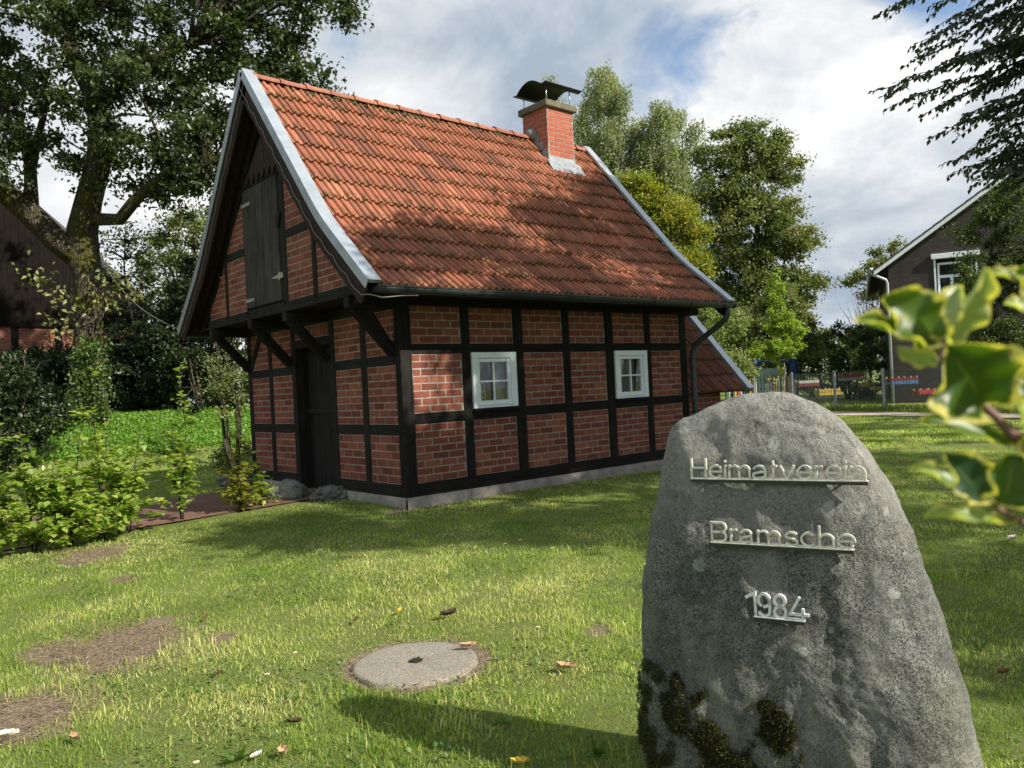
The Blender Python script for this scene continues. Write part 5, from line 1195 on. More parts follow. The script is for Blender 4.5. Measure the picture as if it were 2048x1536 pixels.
BARM = plain('shaded_bar', (.045, .045, .04), .5, .3, nz=.3, nsc=40)  # dark front of the bar: its shade is put into the colour
def sign(name, label, lets, x0, z0, bar, sw, mt):
    ya = min(h_[0].y for u_ in range(11) for v_ in (-.01, .012, .035, .055) for h_ in [front(x0 + bar * K_ * u_ / 10, z0 + v_)] if h_[0] is not None) - .016
    sg = MB(); sg.box((x0, ya - .0, z0 - .003), (x0 + bar * K_, ya + .020, z0), .0005); sg.mi = 1; sg.box((x0 + .0005, ya + .0008, z0 - .0125), (x0 + bar * K_ - .0005, ya + .0195, z0 - .0032), 0); sg.mi = 0
    for f in (.12, .5, .88): x = x0 + bar * K_ * f; sg.tube([(x, ya + .012, z0 - .005), (x, front(x, z0)[0].y + .01, z0 - .005)], .004, 6)
    sg.box((x0 + bar * K_ * .1, ya + .016, z0 + .001), (x0 + bar * K_ * .9, ya + .019, z0 + .0015))
    o = empty(name, (0, 0, 0)); bpy.data.objects.remove(o)
    so_ = sg.build(name, [mt, BARM], ST, local=False); so_['label'] = label
    for (c, a, b) in lets:
        mb = MB()
        for st in glyph(c, a, b): ribbon(mb, [(x0 + x * K_, z0 + .0005 + y * K_ * (1.02)) for x, y in st], sw * K_, ya + .0015, ya + .0125)
        mb.build('letter' if c.isalpha() else 'digit', mt, so_)
A = lambda s_, off: [(c, a - off, b - off) for c, a, b in s_]
sign('lettering', 'weathered metal word Heimatverein on a bar', A([('H', 57, 208), ('e', 228, 352), ('i', 365, 388), ('m', 402, 600), ('a', 612, 745), ('t', 780, 826), ('v', 848, 972), ('e', 988, 1122), ('r', 1140, 1203), ('e', 1223, 1357), ('i', 1372, 1395), ('n', 1416, 1540)], 55), -.268, 1.034, 1495, 17, STEELD)
sign('lettering', 'weathered metal word Bramsche on a bar', A([('B', 256, 402), ('r', 425, 492), ('a', 508, 632), ('m', 662, 862), ('s', 893, 1012), ('c', 1023, 1158), ('h', 1168, 1300), ('e', 1317, 1462)], 247), -.209, .846, 1196, 17, STEELD)
sign('lettering', 'bright metal year 1984 on a short bar', A([('1', 573, 668), ('9', 672, 786), ('8', 804, 918), ('4', 935, 1096)], 637), -.084, .640, 421, 22, STEEL)
# ------------------------------------------------------------------ boulders, manhole
def boulder(name, label, loc, dim, rz_, seed, mt, ang=0.):
    bm = bmesh.new(); bmesh.ops.create_icosphere(bm, subdivisions=5, radius=1)
    for v in bm.verts:
        p = v.co.copy(); n1 = noise.fractal(p * 1.1 + Vector((seed, 0, 0)), 1, 2., 3) * .22 + noise.fractal(p * 4 + Vector((seed, 5, 0)), .8, 2, 4) * .05
        if ang: n1 += -abs(noise.noise(p * 2.2 + Vector((0, seed, 0)))) * ang
        q = p * (1 + n1); v.co = Vector((q.x * dim[0], q.y * dim[1], q.z * dim[2]))
    me = bpy.data.meshes.new(name); bm.to_mesh(me); bm.free(); me.polygons.foreach_set('use_smooth', [True] * len(me.polygons))
    o = link(name, me, mt); o.location = loc; o.rotation_euler = (0, 0, rz_); tag(o, label, 'boulder', 'boulders beside the cottage door'); return o
G2 = granite('pale_granite', False, 2.2); G3 = granite('dark_granite', False, 1.3)
boulder('boulder', 'rounded pale grey boulder, the one furthest forward before the door', (-.42, 2.12, .13), (.24, .22, .165), .5, 3., G2)
boulder('boulder', 'dark flat jagged boulder touching the cottage plinth right of the door', (-.16, 1.52, .10), (.26, .20, .125), -.7, 8., G3, .5)
boulder('boulder', 'dark angular boulder left of the door at the foot of the leaning stake', (-.22, 4.35, .13), (.30, .24, .17), .2, 14., G3, .35)
MH = empty('manhole_cover', (MAN[0], MAN[1], float(gz(*MAN[:2]))), 0, 'round weathered concrete manhole cover sunk in the sunny lawn', 'manhole cover')
mb = MB(); n = 72; zc = float(gz(*MAN[:2])); vs = [(MAN[0], MAN[1], zc + .010)]; fs = []; rad_ = [.035, .12, .22, .28, .298, .305, .308]; zz_ = [.010, .010, .010, .009, .008, .004, -.04]
for k, (r_, z_) in enumerate(zip(rad_, zz_)):
    for a in range(n):
        an = a / n * 6.2832; q = r_ * (1 + (.035 * noise.noise(Vector((math.cos(an) * 3, math.sin(an) * 3, k))) if k > 3 else 0)); vs.append((MAN[0] + q * math.cos(an), MAN[1] + q * math.sin(an), zc + z_))
for k in range(len(rad_) - 1):
    for a in range(n): fs.append((1 + k * n + a, 1 + (k + 1) * n + a, 1 + (k + 1) * n + (a + 1) % n, 1 + k * n + (a + 1) % n))
mb.add(vs, fs, smooth=True)
def conc():
    m, t, bs = mat('exposed_concrete'); co = objco(t); a = t.noise(co, 120, 3, .8); b = t.noise(co, 5, 5, .7); c = t.noise(co, 26, 5, .7)
    k = t.mix(t.ramp(a, [(.38, 0.), (.62, 1.)]), (.12, .105, .085), (.42, .385, .32)); k = t.mix(t.math('MULTIPLY', t.ramp(b, [(.4, 0.), (.7, 1.)]), .45), k, (.17, .15, .115)); k = t.mix(t.math('MULTIPLY', t.ramp(c, [(.55, 0.), (.7, 1.)]), .4), k, (.10, .09, .07))
    t.put(bs.inputs['Base Color'], k); bs.inputs['Roughness'].default_value = .95; bump(t, bs, t.math('ADD', a, b), .8, .008); return m
mb.build('slab', conc(), MH)
mb = MB(); mb.box((MAN[0] - .034, MAN[1] - .026, zc - .03), (MAN[0] + .034, MAN[1] + .026, zc + .0125), 0, Matrix.Translation((MAN[0], MAN[1], 0)) @ Matrix.Rotation(.5, 4, 'Z') @ Matrix.Translation((-MAN[0], -MAN[1], 0)))  # dark block stands in for the shaded hole
mb.tube([(MAN[0] - .03, MAN[1] - .015, zc + .016), (MAN[0] + .03, MAN[1] + .012, zc + .016)], .006, 6); mb.build('lifting_hole', M['unlit'], MH)
# ------------------------------------------------------------------ young beech hedge along the path
PL = [(-4.10, 1.15, 1.05, 900, .28, 'young beech plant cut by the left picture edge', .1), (-3.75, 1.15, 1.15, 950, .26, 'bushy young beech plant at the extreme left end of the hedge', .2), (-3.42, 1.10, 1.00, 900, .26, 'second young beech plant from the left picture edge', .1), (-3.14, 1.06, .95, 850, .24, 'third young beech plant from the left, low and bushy', .1),
      (-2.86, 1.16, 1.45, 850, .26, 'tall young beech plant with one bare shoot rising above the others, left of the gap', .1), (-2.55, 1.40, .92, 650, .22, 'young beech plant just left of the gap in the hedge', .1),
      (-1.90, 1.70, 1.50, 300, .15, 'slim single young beech plant standing alone before the brick path', .2), (-1.25, 1.70, .95, 340, .22, 'low young beech plant with yellowing leaves nearest the boulders', .9), (-.95, 1.78, .55, 150, .16, 'smallest green beech plant in front of the pale boulder', .2)]
LYE = leafmat('yellowing_beech_leaf', (.12, .16, .03), (.24, .23, .04), (.38, .32, .05), .42, .4)
for (x, y, h, n_, sp, lab, yl) in PL:
    z = float(gz(x, y)); T = empty('beech_sapling', (x, y, z), 0, lab, 'hedge plant', 'young beech hedge plants'); mb = MB(); P = []; D = []
    for s_ in range(3):
        e = Vector((x + random.gauss(0, sp * .4), y + random.gauss(0, sp * .4), z + h * 1.18 * (1. if s_ == 0 else random.uniform(.5, .72)))); pts = branchy(mb, (x + random.gauss(0, .03), y + random.gauss(0, .03), z), e, .010, .003, 10, .05, ns=5)
        for b_ in range(16):
            f = random.uniform(.05, .8) ** .9; k = f * 10; j = min(9, int(k)); p = pts[j].lerp(pts[j + 1], k - j); a = random.random() * 6.28; l = sp * 1.5 * (1.08 - f) * random.uniform(.5, 1.1)
            q = p + Vector((math.cos(a) * l, math.sin(a) * l, l * .35)); mb.tube([p, p.lerp(q, .5) + Vector((0, 0, .02)), q], [.004, .003, .0015], 4, False)
            m_ = max(3, int(n_ / 27 * (1.1 - f * .8)))
            for u in range(m_):
                g = random.random() ** .7; P.append(tuple(p.lerp(q, g) + Vector((random.gauss(0, .02), random.gauss(0, .02), random.gauss(0, .02))))); D.append((math.cos(a) + random.gauss(0, .7), math.sin(a) + random.gauss(0, .7), random.gauss(-.1, .3)))
        for u in range(int(26 * h)):
            g = random.uniform(.3, 1.); k = g * 10; j = min(9, int(k)); P.append(tuple(pts[j].lerp(pts[j + 1], k - j))); a = random.random() * 6.28; D.append((math.cos(a), math.sin(a), .35))
    mb.build('stem', B_GEN, T); P = np.array(P); V, F = leaf_arrays(P, ( .086 * rng.uniform(.6, 1.2, len(P))), .72, 1.2, 0, .12, D=np.array(D)); np_mesh('foliage', V, F, np.repeat(np.clip(rng.uniform(0, 1, len(P)), 0, 1), 4), LYE if yl > .5 else L_HED, T)
STK = plain('stake_wood', (.30, .22, .13), .85, nz=.3, nsc=20)
def stake(lab, a, b, r_):
    T = MB(); T.tube([a, Vector(a).lerp(Vector(b), .5) + Vector((.006, 0, 0)), b], [r_, r_ * .98, r_ * .9], 9, True, .2); o = T.build('wooden_stake', STK); tag(o, lab, 'stake', 'stakes along the hedge')
stake('round wooden stake leaning beside the boulder left of the door', (-.42, 3.62, 0.), (-.585, 3.76, .80), .040)
stake('upright wooden stake at the left picture edge among the hedge plants', (-3.60, 1.75, 0.), (-3.60, 1.75, .62), .028)
mb = MB(); a = Vector((-3.60, 1.75, .5)); b = Vector((-.47, 3.64, .50)); mb.tube([a.lerp(b, t / 16) + Vector((0, 0, -.10 * math.sin(math.pi * t / 16))) for t in range(17)], .0035, 4)
mb.tube([b, b + Vector((-.12, -.02, -.02)), b + Vector((-.15, -.04, -.14)), b + Vector((-.10, -.03, -.2))], .003, 4)
tag(mb.build('cord', M['cable']), 'thin pale cord tied between the two hedge stakes', 'cord')
# wire from the oak to the cottage eave
mb = MB(); a = Vector(at(200, 520, 17.9)); b = Vector((-.78, 4.86, 2.45)); mb.tube([a.lerp(b, t / 16) + Vector((0, 0, -.25 * math.sin(math.pi * t / 16))) for t in range(17)], .008, 4)
tag(mb.build('cable', M['cable']), 'thin cable strung from the oak to the cottage eave', 'cable')
# ------------------------------------------------------------------ fence and kindergarten crates
FA = [(16.9, -4.3), (17.75, -2.3), (18.5, -.35), (19.25, 1.68), (20.05, 3.75), (20.75, 5.70), (21.5, 7.7), (22.2, 9.7)]
FE = empty('mesh_fence', (*FA[0], 0), 0, 'low grey double wire mesh fence with steel posts beyond the far lawn', 'fence')
FM = plain('galvanised_post', (.30, .34, .37), .5, .5, nz=.15); FW_ = plain('fence_wire', (.10, .13, .14), .5, .4)
for (x, y) in FA:
    mb = MB(); mb.box((x - .035, y - .035, -.1), (x + .035, y + .035, 1.34), .004); mb.box((x - .038, y - .038, 1.34), (x + .038, y + .038, 1.355), .002); mb.build('post', FM, FE)
for (a, b) in zip(FA, FA[1:]):
    mb = MB(); a = Vector((*a, 0)); b = Vector((*b, 0)); L = (b - a).length; dx = (b - a).normalized()
    for i in range(int(L / .05)):
        p = a + dx * (.04 + i * .05); mb.box((p.x - .003, p.y - .003, .06), (p.x + .003, p.y + .003, 1.30))
    for z in np.arange(.08, 1.31, .2):
        p = a + dx * .04; q = b - dx * .04; mb.tube([p + Vector((0, 0, z)), q + Vector((0, 0, z))], .005, 4, False)
    mb.build('mesh_panel', FW_, FE)
def crate(name, label, c, ax, w_, h, dd, rows, cols, grp, legs=0.):
    "slatted painted bed: rows of coloured boards round a frame"
    T = empty(name, (c[0], c[1], 0), 0, label, 'planter box', grp); u = Vector(ax).normalized(); v = Vector((-u.y, u.x, 0)); Mx = Matrix(((u.x, v.x, 0, c[0]), (u.y, v.y, 0, c[1]), (0, 0, 1, 0), (0, 0, 0, 1)))
    for r_, (z0, z1, cl) in enumerate(rows):
        mb = MB()
        for k in range(cols):
            x0 = -w_ / 2 + w_ * k / cols; mb.box((x0 + .005, -dd / 2, z0), (x0 + w_ / cols - .005, -dd / 2 + .03, z1), .004, Mx)
        mb.box((-w_ / 2 + .01, -dd / 2 + .028, z0 + .02), (w_ / 2 - .01, dd / 2, z1 - .02), 0, Mx)
        mb.build('boards', cl, T)
    mb = MB()
    for sx_ in (-1, 0, 1):
        for sy in (-1, 1): mb.box((sx_ * (w_ / 2 - .03) - .025, sy * (dd / 2 - .06) - .02, rows[0][0] - .02), (sx_ * (w_ / 2 - .03) + .025, sy * (dd / 2 - .06) + .02, rows[-1][1] + .04), .004, Mx)
    mb.box((-w_ / 2 + .03, -dd / 2 + .04, rows[0][0]), (w_ / 2 - .03, dd / 2 - .04, rows[0][0] + .03), 0, Mx); mb.build('frame', RAW, T); return T
PC = {k: plain('paint_' + k, v, .5, nz=.12, nsc=8) for k, v in dict(red=(.34, .03, .025), dred=(.16, .02, .025), yellow=(.48, .34, .04), blue=(.015, .05, .15), sky=(.04, .16, .36), navy=(.012, .025, .08), green=(.02, .09, .06), pale=(.22, .31, .34), white=(.4, .4, .38)).items()}  # paint tones darkened to carry the shade they stand in
RAW = plain('raw_wood', (.35, .27, .17), .8)
UX = (.758, -.65, 0)
def rowz(px, d, ys): return [at(px, y, d)[2] for y in ys]
GP = 'painted planter boxes behind the fence'
def pcrate(label, px, d, y0, y1, wpx, cols, split, names):
    c = at(px, (y0 + y1) / 2, d); zb = at(px, y1, d)[2]; zt = at(px, y0, d)[2]; w_ = wpx / FPX * d; rows = []; k = len(names)
    for i, nme in enumerate(names): rows.append((zb + (zt - zb) * i / k, zb + (zt - zb) * (i + .86) / k, PC[nme]))
    return crate('planter_box', label, c, UX, w_, 0, .5, rows, cols, GP)
pcrate('yellow slatted planter box, lowest one left of the first fence post', 1655, 30.5, 777, 790, 42, 9, 0, ['yellow', 'yellow'])
pcrate('white and dark red planter box left of the yellow one', 1614, 31, 760, 773, 40, 8, 0, ['dred', 'white'])
pcrate('red planter box above brown boards, right of the first fence post', 1702, 33, 747, 761, 44, 9, 0, ['white', 'red'])
pcrate('yellow over blue planter box in the middle of the group', 1732, 33, 766, 781, 24, 6, 0, ['blue', 'yellow'])
pcrate('navy over yellow planter box beside the yellow and blue one', 1757, 32, 765, 779, 26, 6, 0, ['yellow', 'navy'])
pcrate('sky blue planter box with a red and white rim before the brick house corner', 1803, 26.6, 754, 768, 53, 9, 0, ['sky', 'dred'])
pcrate('bright red planter box low against the brick house wall', 1848, 26.4, 778, 788, 34, 7, 0, ['red'])
# coloured picket fence and blue frame left of them
PF = empty('picket_fence', tuple(at(1500, 800, 31) * np.array([1, 1, 0])), 0, 'row of narrow boards painted red, white, green, blue and yellow right of the annex', 'fence')
for i, (nme) in enumerate(['green', 'white', 'blue', 'yellow', 'red', 'white', 'green', 'blue', 'yellow', 'red', 'white', 'green', 'blue']):
    c = at(1452 + i * 6, 780, 31.2); mb = MB(); h = 1.18 + .08 * (i % 2) + (.2 if nme == 'blue' and i > 9 else 0); mb.box((c[0] - .045, c[1] - .03, 0), (c[0] + .045, c[1] + .03, h), .01); mb.build('board', PC[nme], PF)
PG = empty('play_hut', tuple(at(1540, 800, 33) * np.array([1, 1, 0])), 0, 'low blue play frame with a pale board across it behind the young tree', 'play hut'); a = at(1512, 790, 33); b = at(1590, 790, 33)
mb = MB()
for p in (a, b): mb.box((p[0] - .12, p[1] - .12, 0), (p[0] + .12, p[1] + .12, 1.95), .01)
mb.build('post', PC['blue'], PG); mb = MB(); mb.tube([(a[0], a[1], 1.85), (b[0], b[1], 1.85)], .11, 4); mb.build('cross_beam', PC['blue'], PG)
mb = MB(); v_ = Vector((b[0] - a[0], b[1] - a[1], 0)); p0 = Vector((a[0], a[1], 0)); q0 = p0 + v_ * .12; q1 = p0 + v_ * .6; mb.add([(q0.x, q0.y, 1.30), (q1.x, q1.y, 1.30), (q1.x, q1.y, 1.58), (q0.x, q0.y, 1.58)], [(0, 1, 2, 3)]); mb.add([(q0.x, q0.y + .04, 1.30), (q1.x, q1.y + .04, 1.30), (q1.x, q1.y + .04, 1.58), (q0.x, q0.y + .04, 1.58)], [(3, 2, 1, 0)]); mb.build('board', PC['pale'], PG)
for i, nme in enumerate(['red', 'yellow', 'green', 'white', 'blue', 'red', 'yellow', 'white', 'navy', 'green', 'red', 'yellow', 'navy', 'white']):
    c = at(1518 + i * 5.6, 790, 32); mb = MB(); mb.box((c[0] - .035, c[1] - .03, 0), (c[0] + .035, c[1] + .03, .95 + .12 * ((i * 7) % 3)), .01); mb.build('slat', PC[nme], PG)
# ------------------------------------------------------------------ holly bough close to the camera
HO = empty('holly_bush', (-3.5, -7.9, 0), 0, 'holly bough with yellow edged spiny leaves close to the camera at the right', 'holly')
def hollymat():
    m, t, bs = mat('variegated_holly'); rim = attr(t, 'rim'); co = objco(t); n = t.noise(co, 160, 4, .6)
    e = t.ramp(t.math('ADD', rim, t.math('MULTIPLY', t.math('SUBTRACT', n, .5), .5)), [(.80, 0.), (.90, 1.)])
    r = attr(t); mid = t.ramp(r, [(0., (.020, .050, .030)), (.15, (.045, .095, .012)), (.6, (.10, .17, .02)), (1., (.26, .33, .14))])
    c = t.mix(e, mid, (.60, .55, .17)); vein = t.ramp(rim, [(.0, 1.), (.05, 0.)]); c = t.mix(t.math('MULTIPLY', vein, .4), c, (.25, .30, .08))
    t.put(bs.inputs['Base Color'], c); bs.inputs['Roughness'].default_value = .38; bs.inputs['Specular IOR Level'].default_value = .4
    tr = t.node('ShaderNodeBsdfTranslucent', {0: t.mix(1., c, (1.8, 1.9, .6), 'MULTIPLY')}); mx_ = t.node('ShaderNodeMixShader', {0: .38, 1: bs.outputs[0], 2: tr.outputs[0]}); t.l.new(mx_.outputs[0], t.n['Material Output'].inputs[0]); return m
HM = hollymat(); HS = plain('holly_stem', (.16, .09, .07), .6, nz=.2, nsc=60)
def hl(u, v, d=.46): return Vector(at(1700 + u / 2.743, 520 + v / 2.743, d))
def holly(b, tp, wd, tilt, rnd, curl=.25, d0=.46, d1=.46):
    b = hl(*b, d0); tp = hl(*tp, d1); ax = tp - b; L = ax.length; ax.normalize(); fw = Vector(FW); side = ax.cross(fw).normalized(); nn = side.cross(ax).normalized()
    Mr = Matrix.Rotation(tilt, 3, ax); side = Mr @ side; nn = Mr @ nn; wd = wd * 1.4 / 2.743 / FPX * .46
    nu, nv = 30, 10; V = []; rim = []; F = []
    for i in range(nu + 1):
        t = i / nu; base_w = math.sin(math.pi * min(1, t * .96 + .02) ** .85) ** .75; sp = abs(math.sin(t * math.pi * 3.5)) ** 2 ; prof = base_w * (1 - .10 * sp) if t < .95 else base_w
        for j in range(-nv // 2, nv // 2 + 1):
            c = j / (nv / 2); lift = abs(c) ** 2 * .22 * wd - curl * L * (t - .5) ** 2 + (.10 * wd * math.cos(t * math.pi * 5) * abs(c) ** 3)
            V.append(b + ax * (L * t) + side * (c * prof * wd / 2) + nn * (-lift)); rim.append(max(abs(c), 1.25 * (abs(t - .5) * 2) ** 6 * .8))
    for i in range(nu):
        for j in range(nv): a = i * (nv + 1) + j; F.append((a, a + 1, a + nv + 2, a + nv + 1))
    o = np_mesh('leaf', np.array([tuple(p) for p in V]), np.array(F), np.full(len(V), rnd), HM, HO, True, {'rim': rim}); return o
holly((480, 480), (38, 318), 150, .9, .3, .2, .46, .45); holly((485, 450), (185, 205), 270, .25, .35, .3); holly((490, 430), (600, 140), 130, -1.0, 1., .1, .47, .49)
holly((548, 450), (762, 50), 170, .45, .95, .3, .46, .44); holly((490, 545), (262, 480), 110, -.9, 1., .2, .48, .49); holly((745, 805), (540, 470), 400, -.15, .15, .25, .45, .44)
holly((900, 1010), (405, 858), 130, .8, .5, .25); holly((735, 1300), (350, 1130), 120, .9, .7, .2); holly((735, 1300), (520, 1068), 190, .2, .02, .2, .45, .44)
holly((850, 1350), (900, 1065), 300, -.2, .2, .25); holly((900, 1440), (415, 1400), 130, 1.25, 1., .12, .46, .45); holly((1020, 110), (760, 75), 90, .9, .7, .2); holly((1060, 180), (900, 60), 170, .2, .5, .2)
holly((1020, 290), (850, 235), 110, .8, 1., .2, .48, .48); holly((850, 640), (960, 560), 120, .5, .8, .2, .48, .48); holly((960, 900), (900, 740), 130, .9, .9, .4); holly((980, 800), (850, 610), 190, .3, .3, .2, .48, .49); holly((960, 1120), (1100, 900), 220, .1, .4); holly((1000, 1390), (1150, 1260), 200, .2, .4)
mb = MB()
mb.tube([hl(470, 470), hl(500, 520), hl(580, 640), hl(740, 805), hl(800, 860), hl(960, 1035), hl(1150, 1250), hl(1300, 1400)], [.0010, .0013, .0016, .0021, .0028, .0034, .004, .005], 8)
mb.tube([hl(720, 1290), hl(800, 1350), hl(880, 1410), hl(1000, 1460), hl(1250, 1440)], [.0010, .0013, .0018, .0022, .003], 8); mb.tube([hl(860, 900), hl(900, 930), hl(930, 990)], [.0015, .002, .003], 6)
root = hl(1300, 1420); mb.tube([root, root + Vector((.12, -.06, -.25)), root + Vector((.2, -.1, -.7)), Vector((root.x + .25, root.y - .12, -.02))], [.007, .010, .013, .016], 8)
mb.build('stem', HS, HO)
# ------------------------------------------------------------------ lawn: blades, clover, ground ivy, daisies, fallen leaves
def inview(x, y, m=2.6):
    rx = x - CAM[0]; ry = y - CAM[1]; d = rx * .6508 + ry * .7592; l = rx * .7593 - ry * .6508; return (np.abs(l) < d * .66 + m) & (d > 1.2)
def blades(name, n, x0, x1, y0, y1, hmin, hmax, wd, mt, keep, lab=None, lean=.45):
    X = rng.uniform(x0, x1, n); Y = rng.uniform(y0, y1, n); k = inview(X, Y); X, Y = X[k], Y[k]; k = keep(X, Y); X, Y = X[k], Y[k]; n = len(X)
    Z = gz(X, Y) - .01; tuft = fbm(X, Y, 2.2, 31); t2 = fbm(X, Y, 11, 51, 2)
    h = (hmin + (hmax - hmin) * rng.uniform(0, 1, n) ** 1.6) * (.6 + .75 * tuft) * (.7 + .7 * t2)
    a = rng.uniform(0, 6.283, n); ln = rng.uniform(.05, lean, n) * 2; dx, dy = np.cos(a), np.sin(a); b = a + 1.57 + rng.normal(0, .5, n); sx_, sy = np.cos(b) * wd / 2, np.sin(b) * wd / 2
    P0 = np.stack([X, Y, Z], 1); S_ = np.stack([sx_, sy, np.zeros(n)], 1) * rng.uniform(.7, 1.4, n)[:, None]; Dr = np.stack([dx, dy, np.zeros(n)], 1)
    hh = h[:, None]; up = np.array([0, 0, 1.]); P1 = P0 + up * hh * .55 + Dr * hh * (ln * .22)[:, None]; P2 = P0 + up * hh * (1 - ln * .28)[:, None] + Dr * hh * (ln * .8)[:, None]
    V = np.stack([P0 - S_, P0 + S_, P1 + S_ * .8, P1 - S_ * .8, P2], 1).reshape(-1, 3); i = np.arange(n) * 5
    F = np.stack([np.stack([i, i + 1, i + 2], 1), np.stack([i, i + 2, i + 3], 1), np.stack([i + 3, i + 2, i + 4], 1)], 1).reshape(-1, 3)
    dry = fbm(X, Y, 1.6, 71); r = np.clip(rng.uniform(0, 1, n) * .75 + (dry - .5) * 1.5 + .15 + (rng.uniform(0, 1, n) < .10) * .4, 0, 1)
    return np_mesh(name, V, F, np.repeat(r, 5), mt)
GL = leafmat('grass_blade', (.135, .220, .032), (.330, .410, .080), (.600, .560, .260), .5, .42, (1.6, 1.9, .8), .4)
nt = GL.node_tree
def onbuild(x, y): return (x > -.04) & (x < 7) & (y > -.03) & (y < 4.3)
def onpath(x, y): return (x < 0.05) & (y > 1.42 + x * .07 + (vnoise(x, y, 7, 5) - .5) * .12) & (y < 3.92)
def onman(x, y): return np.hypot(x - MAN[0], y - MAN[1]) < MAN[2] * (.76 + .30 * vnoise(x, y, 9, 8)) 
kk = lambda x, y: ~onbuild(x, y) & ~onpath(x, y) & ~onman(x, y) & (rng.uniform(0, 1, len(x)) > bare(x, y) * 1.02) & (np.hypot((x + 2.62), (y + 6.24)) > .12)
cam_d = lambda x, y: (x - CAM[0]) * .6508 + (y - CAM[1]) * .7592
o = blades('grass', 1300000, -7.4, 2.5, -8.5, 2.5, .012, .042, .0034, GL, lambda x, y: kk(x, y) & (cam_d(x, y) < 6.3) & (rng.uniform(0, 1, len(x)) < np.clip(1.25 - cam_d(x, y) / 9, .3, 1))); tag(o, 'short green lawn grass with yellowish dry blades near the camera', 'grass', kind='stuff')
o = blades('grass', 900000, -8, 9, -7, 10, .018, .042, .0065, GL, lambda x, y: kk(x, y) & (cam_d(x, y) >= 6.2) & (cam_d(x, y) < 14) & (rng.uniform(0, 1, len(x)) < np.clip(1.3 - cam_d(x, y) / 16, .3, 1))); tag(o, 'mown lawn grass around the cottage', 'grass', kind='stuff')
o = blades('grass', 620000, -6, 30, -16, 24, .03, .065, .017, GL, lambda x, y: kk(x, y) & (cam_d(x, y) >= 13.6) & (cam_d(x, y) < 36) & ~((np.abs((x - 18.9) * .937 - (y - 3.9) * .35 + .35) < .78) & (y < 11))); tag(o, 'distant lawn grass and verge by the fence', 'grass', kind='stuff')
o = blades('grass', 26000, 17.2, 22.3, -4.3, 9, .12, .30, .02, leafmat('verge_grass', (.12, .17, .03), (.20, .26, .05), (.34, .34, .12), .5, .45), lambda x, y: np.abs((x - 19.25) * .937 - (y - 1.68) * .35 - .25) < .55); tag(o, 'longer sunlit grass along the foot of the fence', 'grass', kind='stuff')
# taller tufts in the shaded lower middle and round the slab
def tuft(x, y): return (fbm(x, y, 2.6, 91) > .56) | (np.abs(np.hypot(x - MAN[0], y - MAN[1]) - MAN[2] - .02) < .05) | (np.hypot(x + 2.5, y + 6.1) < .6) | (np.hypot(x + 3.1, y + 4.7) < .55)
o = blades('grass_tufts', 60000, -6, 1, -8, 1, .03, .085, .0042, GL, lambda x, y: kk(x, y) & tuft(x, y) & (cam_d(x, y) < 6.5) & (cam_d(x, y) > 2.0), lean=.6); tag(o, 'taller grass tufts standing out of the lawn', 'grass', kind='stuff')
n = 90000; X = rng.uniform(-6, 4.5, n); Y = rng.uniform(-8, 3, n); k = inview(X, Y) & kk(X, Y) & (fbm(X, Y, 1.9, 15) > .54) & (cam_d(X, Y) < 9); X, Y = X[k], Y[k]
P = np.stack([X, Y, gz(X, Y) + rng.uniform(.006, .035, len(X))], 1); V, F = leaf_arrays(P, rng.uniform(.010, .024, len(P)), .85, 2.5, 0, .05)
tag(np_mesh('clover', V, F, np.repeat(rng.uniform(.0, 1, len(P)), 4), leafmat('clover_leaf', (.05, .10, .02), (.09, .16, .035), (.16, .22, .06), .5, .3)), 'patches of small clover and weeds in the lawn', 'ground cover', kind='stuff')
n = 190000; X = rng.uniform(-6.5, 6.5, n); Y = rng.uniform(8.8, 14.5, n); Zb = gz(X, Y); k = (Zb > .16 + .22 * fbm(X, Y, 1.5, 4)) & ~((X > -.1) & (Y < 4.3)); X, Y, Zb = X[k], Y[k], Zb[k]
P = np.stack([X, Y, Zb + rng.uniform(.0, .16, len(X)) * (.4 + fbm(X, Y, 2, 6))], 1); V, F = leaf_arrays(P, rng.uniform(.035, .075, len(P)), .8, 2., 0, .1)
tag(np_mesh('ground_ivy', V, F, np.repeat(rng.uniform(.0, 1, len(P)), 4), leafmat('ground_elder', (.11, .22, .04), (.19, .33, .06), (.30, .42, .10), .45, .38)), 'bright green ground cover spread over the bank under the oak', 'ground cover', kind='stuff')
# dry roots and straw in the bare earth
P = []; 
for cx, cy, ra, rb in BARE[:7]:
    k = int(2600 * ra * rb / .09); a = rng.uniform(0, 6.28, k); q = rng.uniform(0, 1, k) ** .5; P.append(np.stack([cx + np.cos(a) * q * ra * 1.2, cy + np.sin(a) * q * rb * 1.2], 1))
a = rng.uniform(0, 6.28, 800); q = MAN[2] + rng.normal(.035, .04, 800); P.append(np.stack([MAN[0] + np.cos(a) * q, MAN[1] + np.sin(a) * q], 1))
P = np.concatenate(P); P = np.concatenate([P, (gz(P[:, 0], P[:, 1]) + .004 + rng.uniform(0, .008, len(P)))[:, None]], 1); D = nvec(len(P)); D[:, 2] *= .12; V, F = leaf_arrays(P, rng.uniform(.02, .055, len(P)), .07, 3, 0, .01, D=D)
tag(np_mesh('straw', V, F, np.repeat(rng.uniform(0, 1, len(P)), 4), leafmat('dry_straw', (.14, .10, .06), (.30, .23, .14), (.45, .36, .22), .8, .1)), 'dry straw and root fibres on the bare earth patches', 'straw', kind='stuff')
